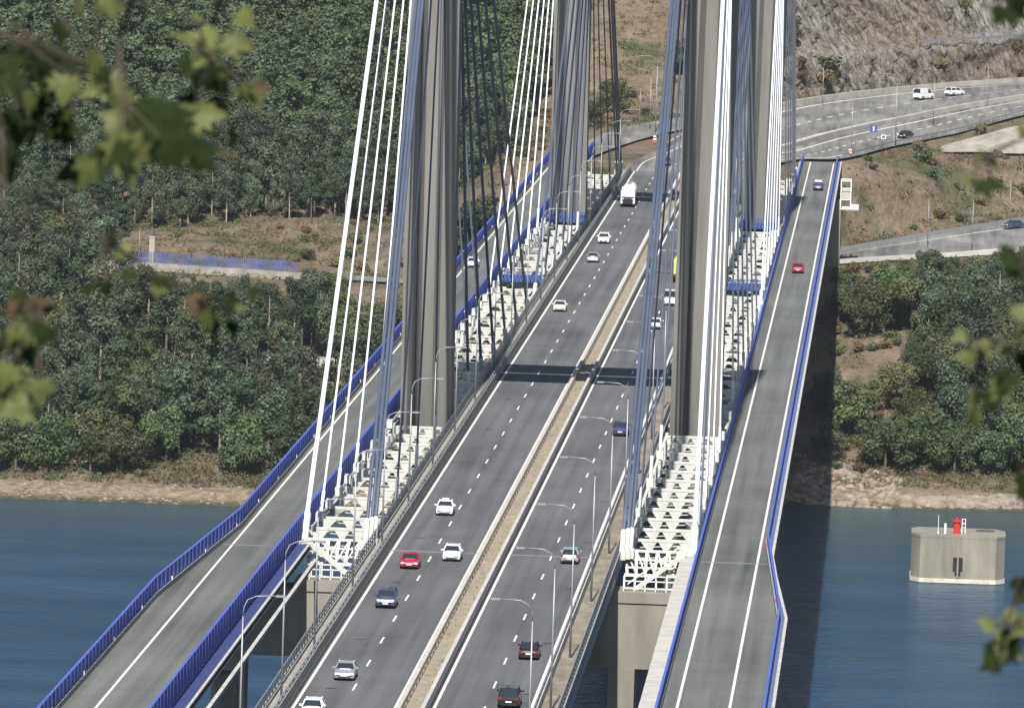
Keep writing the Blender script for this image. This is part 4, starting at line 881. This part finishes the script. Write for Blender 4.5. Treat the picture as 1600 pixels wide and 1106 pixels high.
def tree_variant(kind, i):
    g = random.Random(100*i+hash(kind) % 97 if False else 100*i+len(kind)*7); cl = []; tr = MB()
    if kind == 'eucalyptus_tree':
        Ht = g.uniform(13, 17); bend = (g.uniform(-.8, .8), g.uniform(-.5, .5))
        path = [(bend[0]*t_*t_, bend[1]*t_*t_, Ht*t_-.8) for t_ in (0, .3, .6, .95)]; tr.tube(path, .22, 6, .06)
        for k in range(17):
            t_ = g.uniform(.22, 1.0); a = g.uniform(0, 6.28); R_ = (2.2*(1.15-t_)+.7)*g.uniform(.5, 1.1); x, y = bend[0]*t_*t_+R_*math.cos(a), bend[1]*t_*t_+R_*math.sin(a); z = Ht*t_
            r_ = g.uniform(1.0, 1.75); cl.append((x, y, z, r_, r_, r_*g.uniform(.9, 1.35))); tr.tube([(bend[0]*t_*t_, bend[1]*t_*t_, z-1.4), (x, y, z)], .06, 4, .03)
        V = leaf_cloud(cl, 120, .25, i*11+1); lm, bm = 'leafA', 'trunk'
    elif kind == 'broadleaf_tree':
        Ht = g.uniform(7.5, 10.5); tr.tube([(0, 0, -.8), (.1, 0, Ht*.35), (.2, .1, Ht*.6)], .28, 6, .12)
        for k in range(16):
            a = g.uniform(0, 6.28); el = g.uniform(-.9, 1.4); R_ = Ht*g.uniform(.24, .44); x, y, z = R_*math.cos(a)*math.cos(el), R_*math.sin(a)*math.cos(el), Ht*.55+R_*1.05*math.sin(el)
            r_ = g.uniform(1.25, 2.0); cl.append((x, y, z, r_, r_, r_*.85)); tr.tube([(.1, 0, Ht*.4), (x*.8, y*.8, z)], .09, 4, .03)
        cl.append((0, 0, Ht*.6, 2.2, 2.2, 1.8)); V = leaf_cloud(cl, 120, .25, i*13+2); lm, bm = 'leafB', 'trunk_dark'
    elif kind == 'pine_tree':
        Ht = g.uniform(11, 14); tr.tube([(0, 0, -.8), (.2, 0, Ht*.6), (.1, .1, Ht*.95)], .26, 6, .07)
        for k in range(14):
            t_ = g.uniform(.5, 1); a = g.uniform(0, 6.28); R_ = 2.6*(1.2-t_)*g.uniform(.5, 1.1)+.3; cl.append((R_*math.cos(a), R_*math.sin(a), Ht*t_, 1.35, 1.35, .8)); tr.tube([(.15, 0, Ht*t_-.6), (R_*math.cos(a), R_*math.sin(a), Ht*t_)], .06, 4, .03)
        V = leaf_cloud(cl, 120, .24, i*17+3); lm, bm = 'leafC', 'trunk_dark'
    else:
        Ht = g.uniform(1.6, 2.6)
        for k in range(6):
            a = g.uniform(0, 6.28); R_ = g.uniform(.1, 1.1); r_ = g.uniform(.6, 1.1); cl.append((R_*math.cos(a), R_*math.sin(a), Ht*.5*g.uniform(.6, 1.1), r_, r_, r_*.8))
            tr.tube([(0, 0, -.3), (R_*math.cos(a), R_*math.sin(a), Ht*.5)], .05, 4, .02)
        V = leaf_cloud(cl, 95, .22, i*19+4); lm, bm = ('leafD' if i % 2 else 'leafB'), 'trunk_dark'
    me = mesh_quads('crown', V, lm); V = leaf_cloud([(a, b, c, d*.92, e*.92, f*.92) for a, b, c, d, e, f in cl], 62, .33, i*7+5) if 'pine' in kind or 'euc' in kind else V; t_me = bpy.data.meshes.new('trunk'); t_me.from_pydata(tr.v, [], tr.f); t_me.materials.append(MT[bm]); return me, t_me, Ht, V
VAR = {k: [tree_variant(k, i) for i in range(n)] for k, n in (('eucalyptus_tree', 7), ('broadleaf_tree', 5), ('pine_tree', 4), ('shrub', 4))}
def plant(kind, x, y, sc, label, group, z=None):
    me, tm_, Ht, V = random.choice(VAR[kind]); z = ground(x, y) if z is None else z
    o = empty(kind, (x, y, z), random.uniform(0, 6.28)); o.scale = (sc*random.uniform(.88, 1.12), sc*random.uniform(.88, 1.12), sc)
    tag(o, label, kind.split('_')[0]+(' tree' if 'tree' in kind else ''), group)
    if kind == 'shrub': o['category'] = 'shrub'
    for n, m in (('crown', me), ('trunk', tm_)):
        c = bpy.data.objects.new(n if kind != 'shrub' else ('foliage' if n == 'crown' else 'stems'), m); COL.objects.link(c); c.parent = o
    return o
def zone(x, y, z):
    P = Vector((x, y, z+5))-CAM; dz_ = P.dot(cd); px = 800+12800*P.dot(cr)/dz_; py = 553-12800*P.dot(cu)/dz_
    return px, py
def where(x, y, z):
    px, py = zone(x, y, z)
    if x < 0 and y < 700: v = 'just above the left shore' if py > 640 else ('halfway up the left bank' if py > 520 else 'below the blue screen wall'); h = 'at the left edge' if px < 130 else ('under the hanging leaves' if px < 270 else ('left of the white stays' if px < 420 else ('behind the white stays' if px < 560 else 'behind the near left pylon')))
    elif x < 0: v = 'at the foot of the upper left wood' if py > 300 else ('low in the upper left wood' if py > 260 else ('halfway up the upper left wood' if py > 200 else 'high in the upper left wood')); h = 'at the left edge' if px < 150 else ('behind the lobed leaves' if px < 330 else ('between leaves and white stays' if px < 520 else ('behind the white stays' if px < 640 else 'behind the dark stays')))
    else: v = 'just above the right shore' if py > 640 else ('halfway up the right bank' if py > 500 else 'just below the lower road'); h = 'beside the right side deck' if px < 1380 else ('left of the bright leaf spray' if px < 1500 else 'at the right edge')
    return v+' '+h
def near_road(x, y, r): return (np.hypot(RP[:, 0]-x, RP[:, 1]-y).min() < r)
def cap_h(x, y, z, Yw, zw): return (CAM.z-(CAM.z-zw)*(y-CAM.y)/(Yw-CAM.y))-z
pts_used = []
def free(x, y, d):
    for p in pts_used:
        if abs(p[0]-x) < d and abs(p[1]-y) < d*1.3: return False
    pts_used.append((x, y)); return True
cnt = {}
# left bank
n = 0; tries = 0
while n < 330 and tries < 30000:
    tries += 1; x = random.uniform(-130, -32); y = random.uniform(551, 689); z = ground(x, y)
    if z < 3.2 or near_road(x, y, 3.5): continue
    if y < 566 and noise.noise(Vector((x*.05, y*.05, 9))) > .1: continue
    wall_zone = -101 < x < -66; hm = cap_h(x, y, z, 690, 27.6) if wall_zone else (cap_h(x, y, z, 760, 37) if x < -101 else 15)
    if -66 <= x < -42: hm = cap_h(x, y, z, 690, 24 if x > -58 else 30)
    if -72 < x < -46 and 596 < y < 616: continue
    if hm < 1.5: continue
    kind = random.choices(['broadleaf_tree', 'eucalyptus_tree', 'pine_tree', 'shrub'], [.34, .44, .14, .08])[0]
    if hm < 4.5: kind = 'shrub'
    if y < 560: kind = random.choice(['shrub', 'broadleaf_tree'])
    Hn = {'broadleaf_tree': 9, 'eucalyptus_tree': 15, 'pine_tree': 12.5, 'shrub': 2.2}[kind]; sc = min(random.uniform(.75, 1.2), hm/Hn*.97)
    if sc < .4: kind = 'shrub'; sc = min(1.3, hm/2.2)
    pz = zone(x, y, z)
    if pz[0] < -50 or (kind == 'shrub' and random.random() < .45): continue
    if not free(x, y, 2.9 if kind != 'shrub' else 1.9): continue
    gname = {'broadleaf_tree': ('round dark green tree on the wooded left bank below the blue screen wall', 'broadleaf trees on the left bank'), 'eucalyptus_tree': ('tall slim eucalyptus with a pale trunk on the wooded left bank above the shore', 'eucalyptus trees on the left bank'),
             'pine_tree': ('dark open pine tree on the wooded left bank above the shore', 'pine trees on the left bank'), 'shrub': ('low shrub on the left bank between the shore and the blue screen wall', 'shrubs on the left bank')}[kind]
    adj = {'broadleaf_tree': 'round broadleaf tree', 'eucalyptus_tree': 'slim pale trunked eucalyptus', 'pine_tree': 'dark open pine', 'shrub': 'low shrub'}[kind]; wv = where(x, y, z); plant(kind, x, y, sc, adj+' '+wv, kind.replace('_', ' ')+'s '+wv); n += 1
# right bank
n = 0; tries = 0
while n < 240 and tries < 30000:
    tries += 1; x = random.uniform(29, 82); y = random.uniform(596, 696); z = ground(x, y)
    if z < 4.5 or near_road(x, y, 3.0): continue
    if x < 44 and 632 < y < 646: continue
    if x < 42 and y < 632: 
        if random.random() < .25: continue
    hm = cap_h(x, y, z, 700, np.interp(x, [29, 46, 63], [34.2, 35.8, 36.8]))
    if x < 44 and y < 634: hm = min(hm, cap_h(x, y, z, 640, 20.2))
    if hm < 1.2: continue
    kind = random.choices(['broadleaf_tree', 'eucalyptus_tree', 'pine_tree', 'shrub'], [.55, .3, .1, .05])[0]
    if x < 44: kind = random.choice(['broadleaf_tree', 'shrub'])
    if hm < 4.0: kind = 'shrub'
    Hn = {'broadleaf_tree': 9, 'eucalyptus_tree': 15, 'pine_tree': 12.5, 'shrub': 2.2}[kind]; sc = min(random.uniform(.75, 1.2), hm/Hn*.97)
    if sc < .4: kind = 'shrub'; sc = min(1.4, hm/2.2)
    pz = zone(x, y, z)
    if pz[0] > 1650 or (kind == 'shrub' and random.random() < .4): continue
    if not free(x, y, 2.9 if kind != 'shrub' else 1.9): continue
    gname = {'broadleaf_tree': ('round green tree on the right bank below the lower road', 'broadleaf trees on the right bank'), 'eucalyptus_tree': ('tall slim eucalyptus with a pale trunk on the right bank below the lower road', 'eucalyptus trees on the right bank'),
             'pine_tree': ('dark open pine tree on the right bank below the lower road', 'pine trees on the right bank'), 'shrub': ('low shrub on the right bank between the rocks and the lower road', 'shrubs on the right bank')}[kind]
    adj = {'broadleaf_tree': 'round broadleaf tree', 'eucalyptus_tree': 'slim pale trunked eucalyptus', 'pine_tree': 'dark open pine', 'shrub': 'low shrub'}[kind]; wv = where(x, y, z); plant(kind, x, y, sc, adj+' '+wv, kind.replace('_', ' ')+'s '+wv); n += 1
# forest on the upper left slope: nearest ones as individuals, the rest one mass
n = 0; tries = 0; rest = []
cand = []
while len(cand) < 980 and tries < 60000:
    tries += 1; x = random.uniform(-185, -18); y = random.uniform(742, 1010)
    
    if x > -34 and y < 850: continue
    if x > -30: continue
    if near_road(x, y, 6): continue
    pz = zone(x, y, ground(x, y))
    if pz[0] < -110 or pz[1] < -140 or (x > -72 and y < 782 and random.random() < .5) or (x > -95 and y < 752): continue
    if not free(x, y, 3.0 if y < 800 else 3.9): continue
    cand.append((y, x))
cand.sort()
restV = []; restT = []
for i, (y, x) in enumerate(cand):
    if i < 200:
        kk = 'eucalyptus_tree' if random.random() < .8 else 'pine_tree'; wv = where(x, y, ground(x, y)); plant(kk, x, y, random.uniform(.75, 1.15) if y > 764 and random.random() < .8 else random.uniform(.4, .8), ('slender forest tree ' if kk[0] == 'e' else 'dark forest pine ')+wv, kk.replace('_', ' ')+'s '+wv)
    else:
        me, tm_, Ht, V = random.choice(VAR['eucalyptus_tree'] if random.random() < .75 else VAR['pine_tree']); sc = random.uniform(.8, 1.2); a = random.uniform(0, 6.28); R_ = np.array([[math.cos(a), -math.sin(a), 0], [math.sin(a), math.cos(a), 0], [0, 0, 1]])
        restV.append((V@R_.T)*sc*np.array([1.1, 1.1, 1])+np.array([x, y, ground(x, y)]))
MT['leaf_far'] = mat('wood_leaves', (.082, .108, .052), .6, var=.55, scale=.13, transl=.2, detail=3); me = mesh_quads('far_wood', np.concatenate(restV), 'leaf_far'); o = bpy.data.objects.new('far_wood', me); COL.objects.link(o); tag(o, 'dense wood covering the upper part of the left hillside', 'wood', kind='stuff')
# shrubs on the brown slopes, clearing and cutting
n = 0; tries = 0
while n < 80 and tries < 9000:
    tries += 1
    z_ = random.random()
    if z_ < .45: x = random.uniform(30, 80); y = random.uniform(738, 802); lab = ('low dusty shrub on the brown slope between the lower road and the motorway', 'shrubs on the brown right slope')
    elif z_ < .75: x = random.uniform(-130, -50); y = random.uniform(708, 772); lab = ('low dry shrub in the brown clearing behind the '+('left' if x < -95 else ('middle' if x < -75 else 'right'))+' part of the blue screen wall', 'shrubs in the left clearing, '+('left' if x < -95 else ('middle' if x < -75 else 'right')))
    else: x = random.uniform(-50, -18); y = random.uniform(700, 820); lab = ('low shrub on the brown slope behind the left side deck', 'shrubs behind the left side deck')
    if near_road(x, y, 3): continue
    if not free(x, y, 1.5): continue
    plant('shrub', x, y, random.uniform(.5, 1.25), *lab); n += 1
n = 0; tries = 0
while n < 40 and tries < 9000:
    tries += 1; x = random.uniform(-34, 12); y = random.uniform(800, 905)
    if near_road(x, y, 3) or not free(x, y, 1.3) or (x > 0 and y > 840): continue
    plant(random.choice(['shrub', 'shrub', 'shrub', 'broadleaf_tree']), x, y, random.uniform(.5, 1.0), 'dark bush on the brown scrub slope behind the far left pylon leg', 'bushes on the scrub slope behind the far pylon'); n += 1
# shrubs growing on the rock cutting
for i in range(40):
    s_ = random.uniform(6, 34) if i < 26 else random.uniform(cum[2], cum[6]); h_ = random.uniform(3, 24)*min(1, .04+s_/34); x = np.interp(s_, cum, FA[:, 0]); y = np.interp(s_, cum, FA[:, 1]); z = np.interp(s_, cum, FA[:, 2])
    x2 = np.interp(s_+3, cum, FA[:, 0]); y2 = np.interp(s_+3, cum, FA[:, 1]); d = Vector((x2-x, y2-y, 0)).normalized(); bk = 1+h_*.42+(4.5 if h_ > 9 else 0)-1.5
    plant('shrub', x-d.y*bk, y+d.x*bk, random.uniform(.6, 1.9), 'small dark shrub clinging to the face of the rock cutting', 'shrubs on the rock cutting', z-1+h_)
# understory and dry grass as one mass
g = np.random.default_rng(5); cl = []
for _ in range(2600):
    left_ = g.random() < .72; x = g.uniform(-130, -34) if left_ else g.uniform(30, 80); y = g.uniform(548, 575) if left_ else g.uniform(593, 622); z = ground(x, y)
    if z > 2.3: r_ = g.uniform(.7, 1.5); cl.append((x, y, z+.3, r_, r_, r_*g.uniform(.5, 1.0)))
random.Random(1).shuffle(cl)
for _ in range(3400):
    q_ = g.random()
    if q_ < .5: x = g.uniform(-130, -42); y = g.uniform(706, 768)
    elif q_ < .75: x = g.uniform(-40, 14); y = g.uniform(798, 910)
    else: x = g.uniform(30, 84); y = g.uniform(728, 805)
    if near_road(x, y, 2.2) or noise.noise(Vector((x*.09, y*.09, 6))) < -.05: continue
    r_ = g.uniform(.5, 1.5); cl.append((x, y, ground(x, y)+.15, r_, r_, r_*g.uniform(.2, .5)))
while len(cl) < 9500:
    x = g.uniform(-135, 85); y = g.uniform(553, 890)
    if -30 < x < 29 and 600 < y < 795: continue
    z = ground(x, y)
    if z < 2.6 or near_road(x, y, 2.2): continue
    if noise.noise(Vector((x*.06, y*.05, 2))) < -.12: continue
    cl.append((x, y, z+.15, g.uniform(.6, 1.7), g.uniform(.6, 1.7), g.uniform(.3, 1.1)))
random.Random(2).shuffle(cl); k = int(len(cl)*.5)
for nm, c_, m, sz, lab in (('undergrowth', cl[:k], 'leafB', .22, 'low green undergrowth spread over both banks'), ('dry_grass', cl[k:], 'leafD', .2, 'dry brown grass and bracken spread over both banks')):
    o = bpy.data.objects.new(nm, mesh_quads(nm, leaf_cloud(c_, 26, sz, 77), m)); COL.objects.link(o); tag(o, lab, nm.replace('_', ' '), kind='stuff')
# shore rocks
mb = MB(); g = random.Random(3)
for i in range(1500):
    if i < 1100: x = g.uniform(24, 80); y = 584+max(0, (x-50)*.25)+g.uniform(-1, 9)*(1.9 if x < 42 else .6)
    else: x = g.uniform(-135, -30); y = 546+g.uniform(-2, 7)
    z = ground(x, y)
    if z < -.3: continue
    r_ = g.uniform(.2, .8) if i < 1100 else g.uniform(.12, .4); n_ = 6; a0 = g.uniform(0, 6)
    secs = []
    for zz, k_ in ((-.6, .8), (0, 1), (.45, .75), (.7, .3)): secs.append([(x+r_*k_*g.uniform(.8, 1.2)*math.cos(a0+j*6.283/n_)*1.2, y+r_*k_*g.uniform(.8, 1.2)*math.sin(a0+j*6.283/n_), z+r_*zz) for j in range(n_)])
    rings(mb, secs)
o = mb.build('shore_rocks', 'rock'); tag(o, 'jumbled pale rocks along the waterline of both banks', 'rocks', kind='stuff')

# ------------------------------------------------------------ foreground foliage, a few metres from the lens
def fray(px, py, d): v = cr*((px-800)/12800)+cu*((553-py)/12800)+cd; return CAM+v*d
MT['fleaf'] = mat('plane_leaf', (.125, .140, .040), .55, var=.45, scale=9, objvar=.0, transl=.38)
MT['fleaf_shaded'] = mat('plane_leaf_shaded', (.018, .026, .009), .95, var=.5, scale=9, transl=.1, spec=.05)  # shaded copy of the leaf, with the shade mixed into its colour
MT['fleaf_brown'] = mat('plane_leaf_dry', (.07, .045, .02), .7, var=.4, scale=9, transl=.25)
MT['twig'] = mat('twig_bark', (.055, .045, .028), .9, var=.3, scale=20)
LOBE = [(0, 0), (.16, .05), (.42, -.06), (.34, .16), (.62, .20), (.44, .36), (.52, .62), (.28, .50), (.20, .72), (.14, .78), (0, 1.06), (-.14, .78), (-.20, .70), (-.28, .50), (-.50, .60), (-.43, .36), (-.62, .18), (-.34, .16), (-.40, -.06), (-.16, .05)]
def leaf(mb, p, d, nrm, size, curl=.12):
    d = Vector(d).normalized(); nrm = Vector(nrm); s = d.cross(nrm).normalized(); nrm = s.cross(d).normalized(); p = Vector(p); c = p+d*size*.38
    vs = [c+nrm*size*.02]; 
    for a, b_ in LOBE: vs.append(p+s*a*size+d*b_*size-nrm*size*curl*(a*a*2.2+(b_-.4)**2)+nrm*random.uniform(-.02, .02)*size)
    n = len(LOBE); mb.add(vs, [(0, i+1, (i+1) % n+1) for i in range(n)])
def branch(name, path, leaves, label, d=10.0):
    P = [fray(*p, d+random.uniform(-.15, .15)) for p in path]; base = P[0]; r = empty(name, base); tag(r, label, 'branch', None)
    MB().tube([p-base for p in P], .0034, 6, .0014).build('twig', 'twig', r)
    mbs = {'fleaf': MB(), 'fleaf_shaded': MB(), 'fleaf_brown': MB()}; st = MB()
    for (px, py, ang, size, mk) in leaves:
        p = fray(px, py, d+random.uniform(-.12, .12)); a = math.radians(ang); dr = cr*math.cos(a)+cu*math.sin(a)+cd*random.uniform(-.4, .4)
        nrm = -cd*random.uniform(.2, 1)+Vector((0, 0, 1))*random.uniform(.2, 1.0)+cr*random.uniform(-.6, .6)
        leaf(mbs[mk], p-base, dr, nrm, size/12800.*d*.60, random.uniform(.05, .3)); near = min(P, key=lambda q: (q-p).length); st.tube([near-base, p-base], .0013, 4)
    names = {'fleaf': 'leaves', 'fleaf_shaded': 'shaded_leaves', 'fleaf_brown': 'dry_leaves'}
    for k_, m_ in mbs.items():
        if m_.f: m_.build('leaves', k_, r)
    if st.f: st.build('leaf_stalks', 'twig', r)
    return r
def scatter(cx, cy, sx, sy, n, size, mats, ang=-90, spread=70):
    out = []
    for i in range(n):
        out.append((random.gauss(cx, sx), random.gauss(cy, sy), ang+random.uniform(-spread, spread), size*random.uniform(.6, 1.25), random.choice(mats)))
    return out
D_, L_, Br_ = 'fleaf_shaded', 'fleaf', 'fleaf_brown'
random.seed(21)
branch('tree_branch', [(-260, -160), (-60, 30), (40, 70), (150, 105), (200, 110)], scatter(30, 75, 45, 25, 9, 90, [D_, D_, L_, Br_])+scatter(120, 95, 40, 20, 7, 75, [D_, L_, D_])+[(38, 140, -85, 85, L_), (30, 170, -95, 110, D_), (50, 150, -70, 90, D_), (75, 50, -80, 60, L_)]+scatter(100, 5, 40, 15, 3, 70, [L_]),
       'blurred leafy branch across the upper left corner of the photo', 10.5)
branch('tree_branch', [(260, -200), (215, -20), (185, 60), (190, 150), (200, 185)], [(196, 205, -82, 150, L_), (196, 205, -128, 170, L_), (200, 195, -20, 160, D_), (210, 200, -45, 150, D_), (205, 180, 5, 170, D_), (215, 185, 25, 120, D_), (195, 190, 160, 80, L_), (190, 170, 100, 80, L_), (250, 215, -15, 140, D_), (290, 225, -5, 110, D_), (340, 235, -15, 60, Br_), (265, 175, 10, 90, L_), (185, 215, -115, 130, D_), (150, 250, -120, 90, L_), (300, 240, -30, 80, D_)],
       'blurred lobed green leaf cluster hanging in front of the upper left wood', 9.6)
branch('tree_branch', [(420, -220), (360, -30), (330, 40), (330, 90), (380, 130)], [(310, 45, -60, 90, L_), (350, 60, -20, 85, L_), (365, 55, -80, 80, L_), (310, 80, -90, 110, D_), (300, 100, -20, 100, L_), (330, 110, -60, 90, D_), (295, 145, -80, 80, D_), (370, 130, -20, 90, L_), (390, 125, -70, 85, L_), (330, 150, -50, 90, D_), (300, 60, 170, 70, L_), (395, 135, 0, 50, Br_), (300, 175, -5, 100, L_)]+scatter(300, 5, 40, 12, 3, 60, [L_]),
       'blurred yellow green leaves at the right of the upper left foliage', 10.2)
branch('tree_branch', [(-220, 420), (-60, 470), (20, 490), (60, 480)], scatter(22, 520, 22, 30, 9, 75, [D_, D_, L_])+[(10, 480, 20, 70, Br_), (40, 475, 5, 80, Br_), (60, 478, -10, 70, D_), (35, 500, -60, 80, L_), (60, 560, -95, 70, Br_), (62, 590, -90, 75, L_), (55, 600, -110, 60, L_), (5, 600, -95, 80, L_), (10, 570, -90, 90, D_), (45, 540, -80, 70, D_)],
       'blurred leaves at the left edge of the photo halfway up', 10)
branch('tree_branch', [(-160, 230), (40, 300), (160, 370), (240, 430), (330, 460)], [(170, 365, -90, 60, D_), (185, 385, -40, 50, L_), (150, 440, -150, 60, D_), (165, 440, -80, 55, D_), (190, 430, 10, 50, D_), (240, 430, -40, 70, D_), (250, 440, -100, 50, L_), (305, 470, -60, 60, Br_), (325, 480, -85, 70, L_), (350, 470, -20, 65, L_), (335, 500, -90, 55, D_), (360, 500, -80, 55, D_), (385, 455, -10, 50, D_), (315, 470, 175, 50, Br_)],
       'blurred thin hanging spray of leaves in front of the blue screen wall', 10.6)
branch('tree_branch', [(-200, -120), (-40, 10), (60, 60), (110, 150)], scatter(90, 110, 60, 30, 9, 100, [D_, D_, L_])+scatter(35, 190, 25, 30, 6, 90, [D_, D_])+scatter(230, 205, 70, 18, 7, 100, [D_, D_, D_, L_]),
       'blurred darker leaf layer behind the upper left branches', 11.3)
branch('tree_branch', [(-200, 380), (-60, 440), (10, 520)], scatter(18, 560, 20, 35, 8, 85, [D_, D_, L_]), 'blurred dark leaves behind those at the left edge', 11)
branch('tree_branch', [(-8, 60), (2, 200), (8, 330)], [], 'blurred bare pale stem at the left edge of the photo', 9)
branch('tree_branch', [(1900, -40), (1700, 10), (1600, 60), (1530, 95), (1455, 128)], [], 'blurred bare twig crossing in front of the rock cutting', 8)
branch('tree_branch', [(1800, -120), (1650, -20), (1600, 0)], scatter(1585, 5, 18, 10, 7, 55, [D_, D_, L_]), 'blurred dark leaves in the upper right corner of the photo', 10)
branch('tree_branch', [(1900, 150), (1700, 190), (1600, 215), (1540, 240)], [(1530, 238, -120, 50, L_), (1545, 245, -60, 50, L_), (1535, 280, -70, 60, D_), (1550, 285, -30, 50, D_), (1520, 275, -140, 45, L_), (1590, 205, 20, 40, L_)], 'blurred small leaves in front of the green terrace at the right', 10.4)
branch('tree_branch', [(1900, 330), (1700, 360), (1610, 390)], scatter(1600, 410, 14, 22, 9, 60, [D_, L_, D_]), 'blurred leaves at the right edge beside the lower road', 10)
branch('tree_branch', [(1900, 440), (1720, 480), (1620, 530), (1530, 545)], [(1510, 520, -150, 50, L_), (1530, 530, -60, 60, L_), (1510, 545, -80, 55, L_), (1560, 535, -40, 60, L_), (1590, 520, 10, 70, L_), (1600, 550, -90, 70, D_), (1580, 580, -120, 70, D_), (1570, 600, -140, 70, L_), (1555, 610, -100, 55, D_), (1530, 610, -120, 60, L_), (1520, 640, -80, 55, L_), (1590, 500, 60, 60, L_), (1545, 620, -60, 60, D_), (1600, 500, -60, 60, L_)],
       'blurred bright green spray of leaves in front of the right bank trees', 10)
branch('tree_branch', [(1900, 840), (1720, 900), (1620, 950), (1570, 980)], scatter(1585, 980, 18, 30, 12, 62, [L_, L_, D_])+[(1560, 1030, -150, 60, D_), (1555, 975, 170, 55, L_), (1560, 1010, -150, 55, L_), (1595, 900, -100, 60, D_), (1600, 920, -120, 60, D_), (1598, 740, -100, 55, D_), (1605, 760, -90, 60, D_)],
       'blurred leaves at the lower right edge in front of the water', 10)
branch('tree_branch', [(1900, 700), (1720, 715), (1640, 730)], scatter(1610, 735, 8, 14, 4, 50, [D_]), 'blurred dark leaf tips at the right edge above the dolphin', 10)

scn.render.resolution_x = 1024; scn.render.resolution_y = 707

# ------------------------------------------------------------ haze between the lens and the far shore
hm = bpy.data.materials.new('haze'); hm.use_nodes = True; t = hm.node_tree; t.nodes.remove(t.nodes['Principled BSDF']); pv = t.nodes.new('ShaderNodeVolumePrincipled')
pv.inputs['Color'].default_value = (.78, .86, 1, 1); pv.inputs['Density'].default_value = .000036; pv.inputs['Anisotropy'].default_value = .3
t.links.new(pv.outputs[0], t.nodes['Material Output'].inputs['Volume'])
MT['haze'] = hm; o = MB().box(-7000, 7000, -3500, 6500, -10, 260).build('haze', 'haze'); tag(o, 'thin bluish haze over the strait and the far bank', 'haze', kind='stuff')
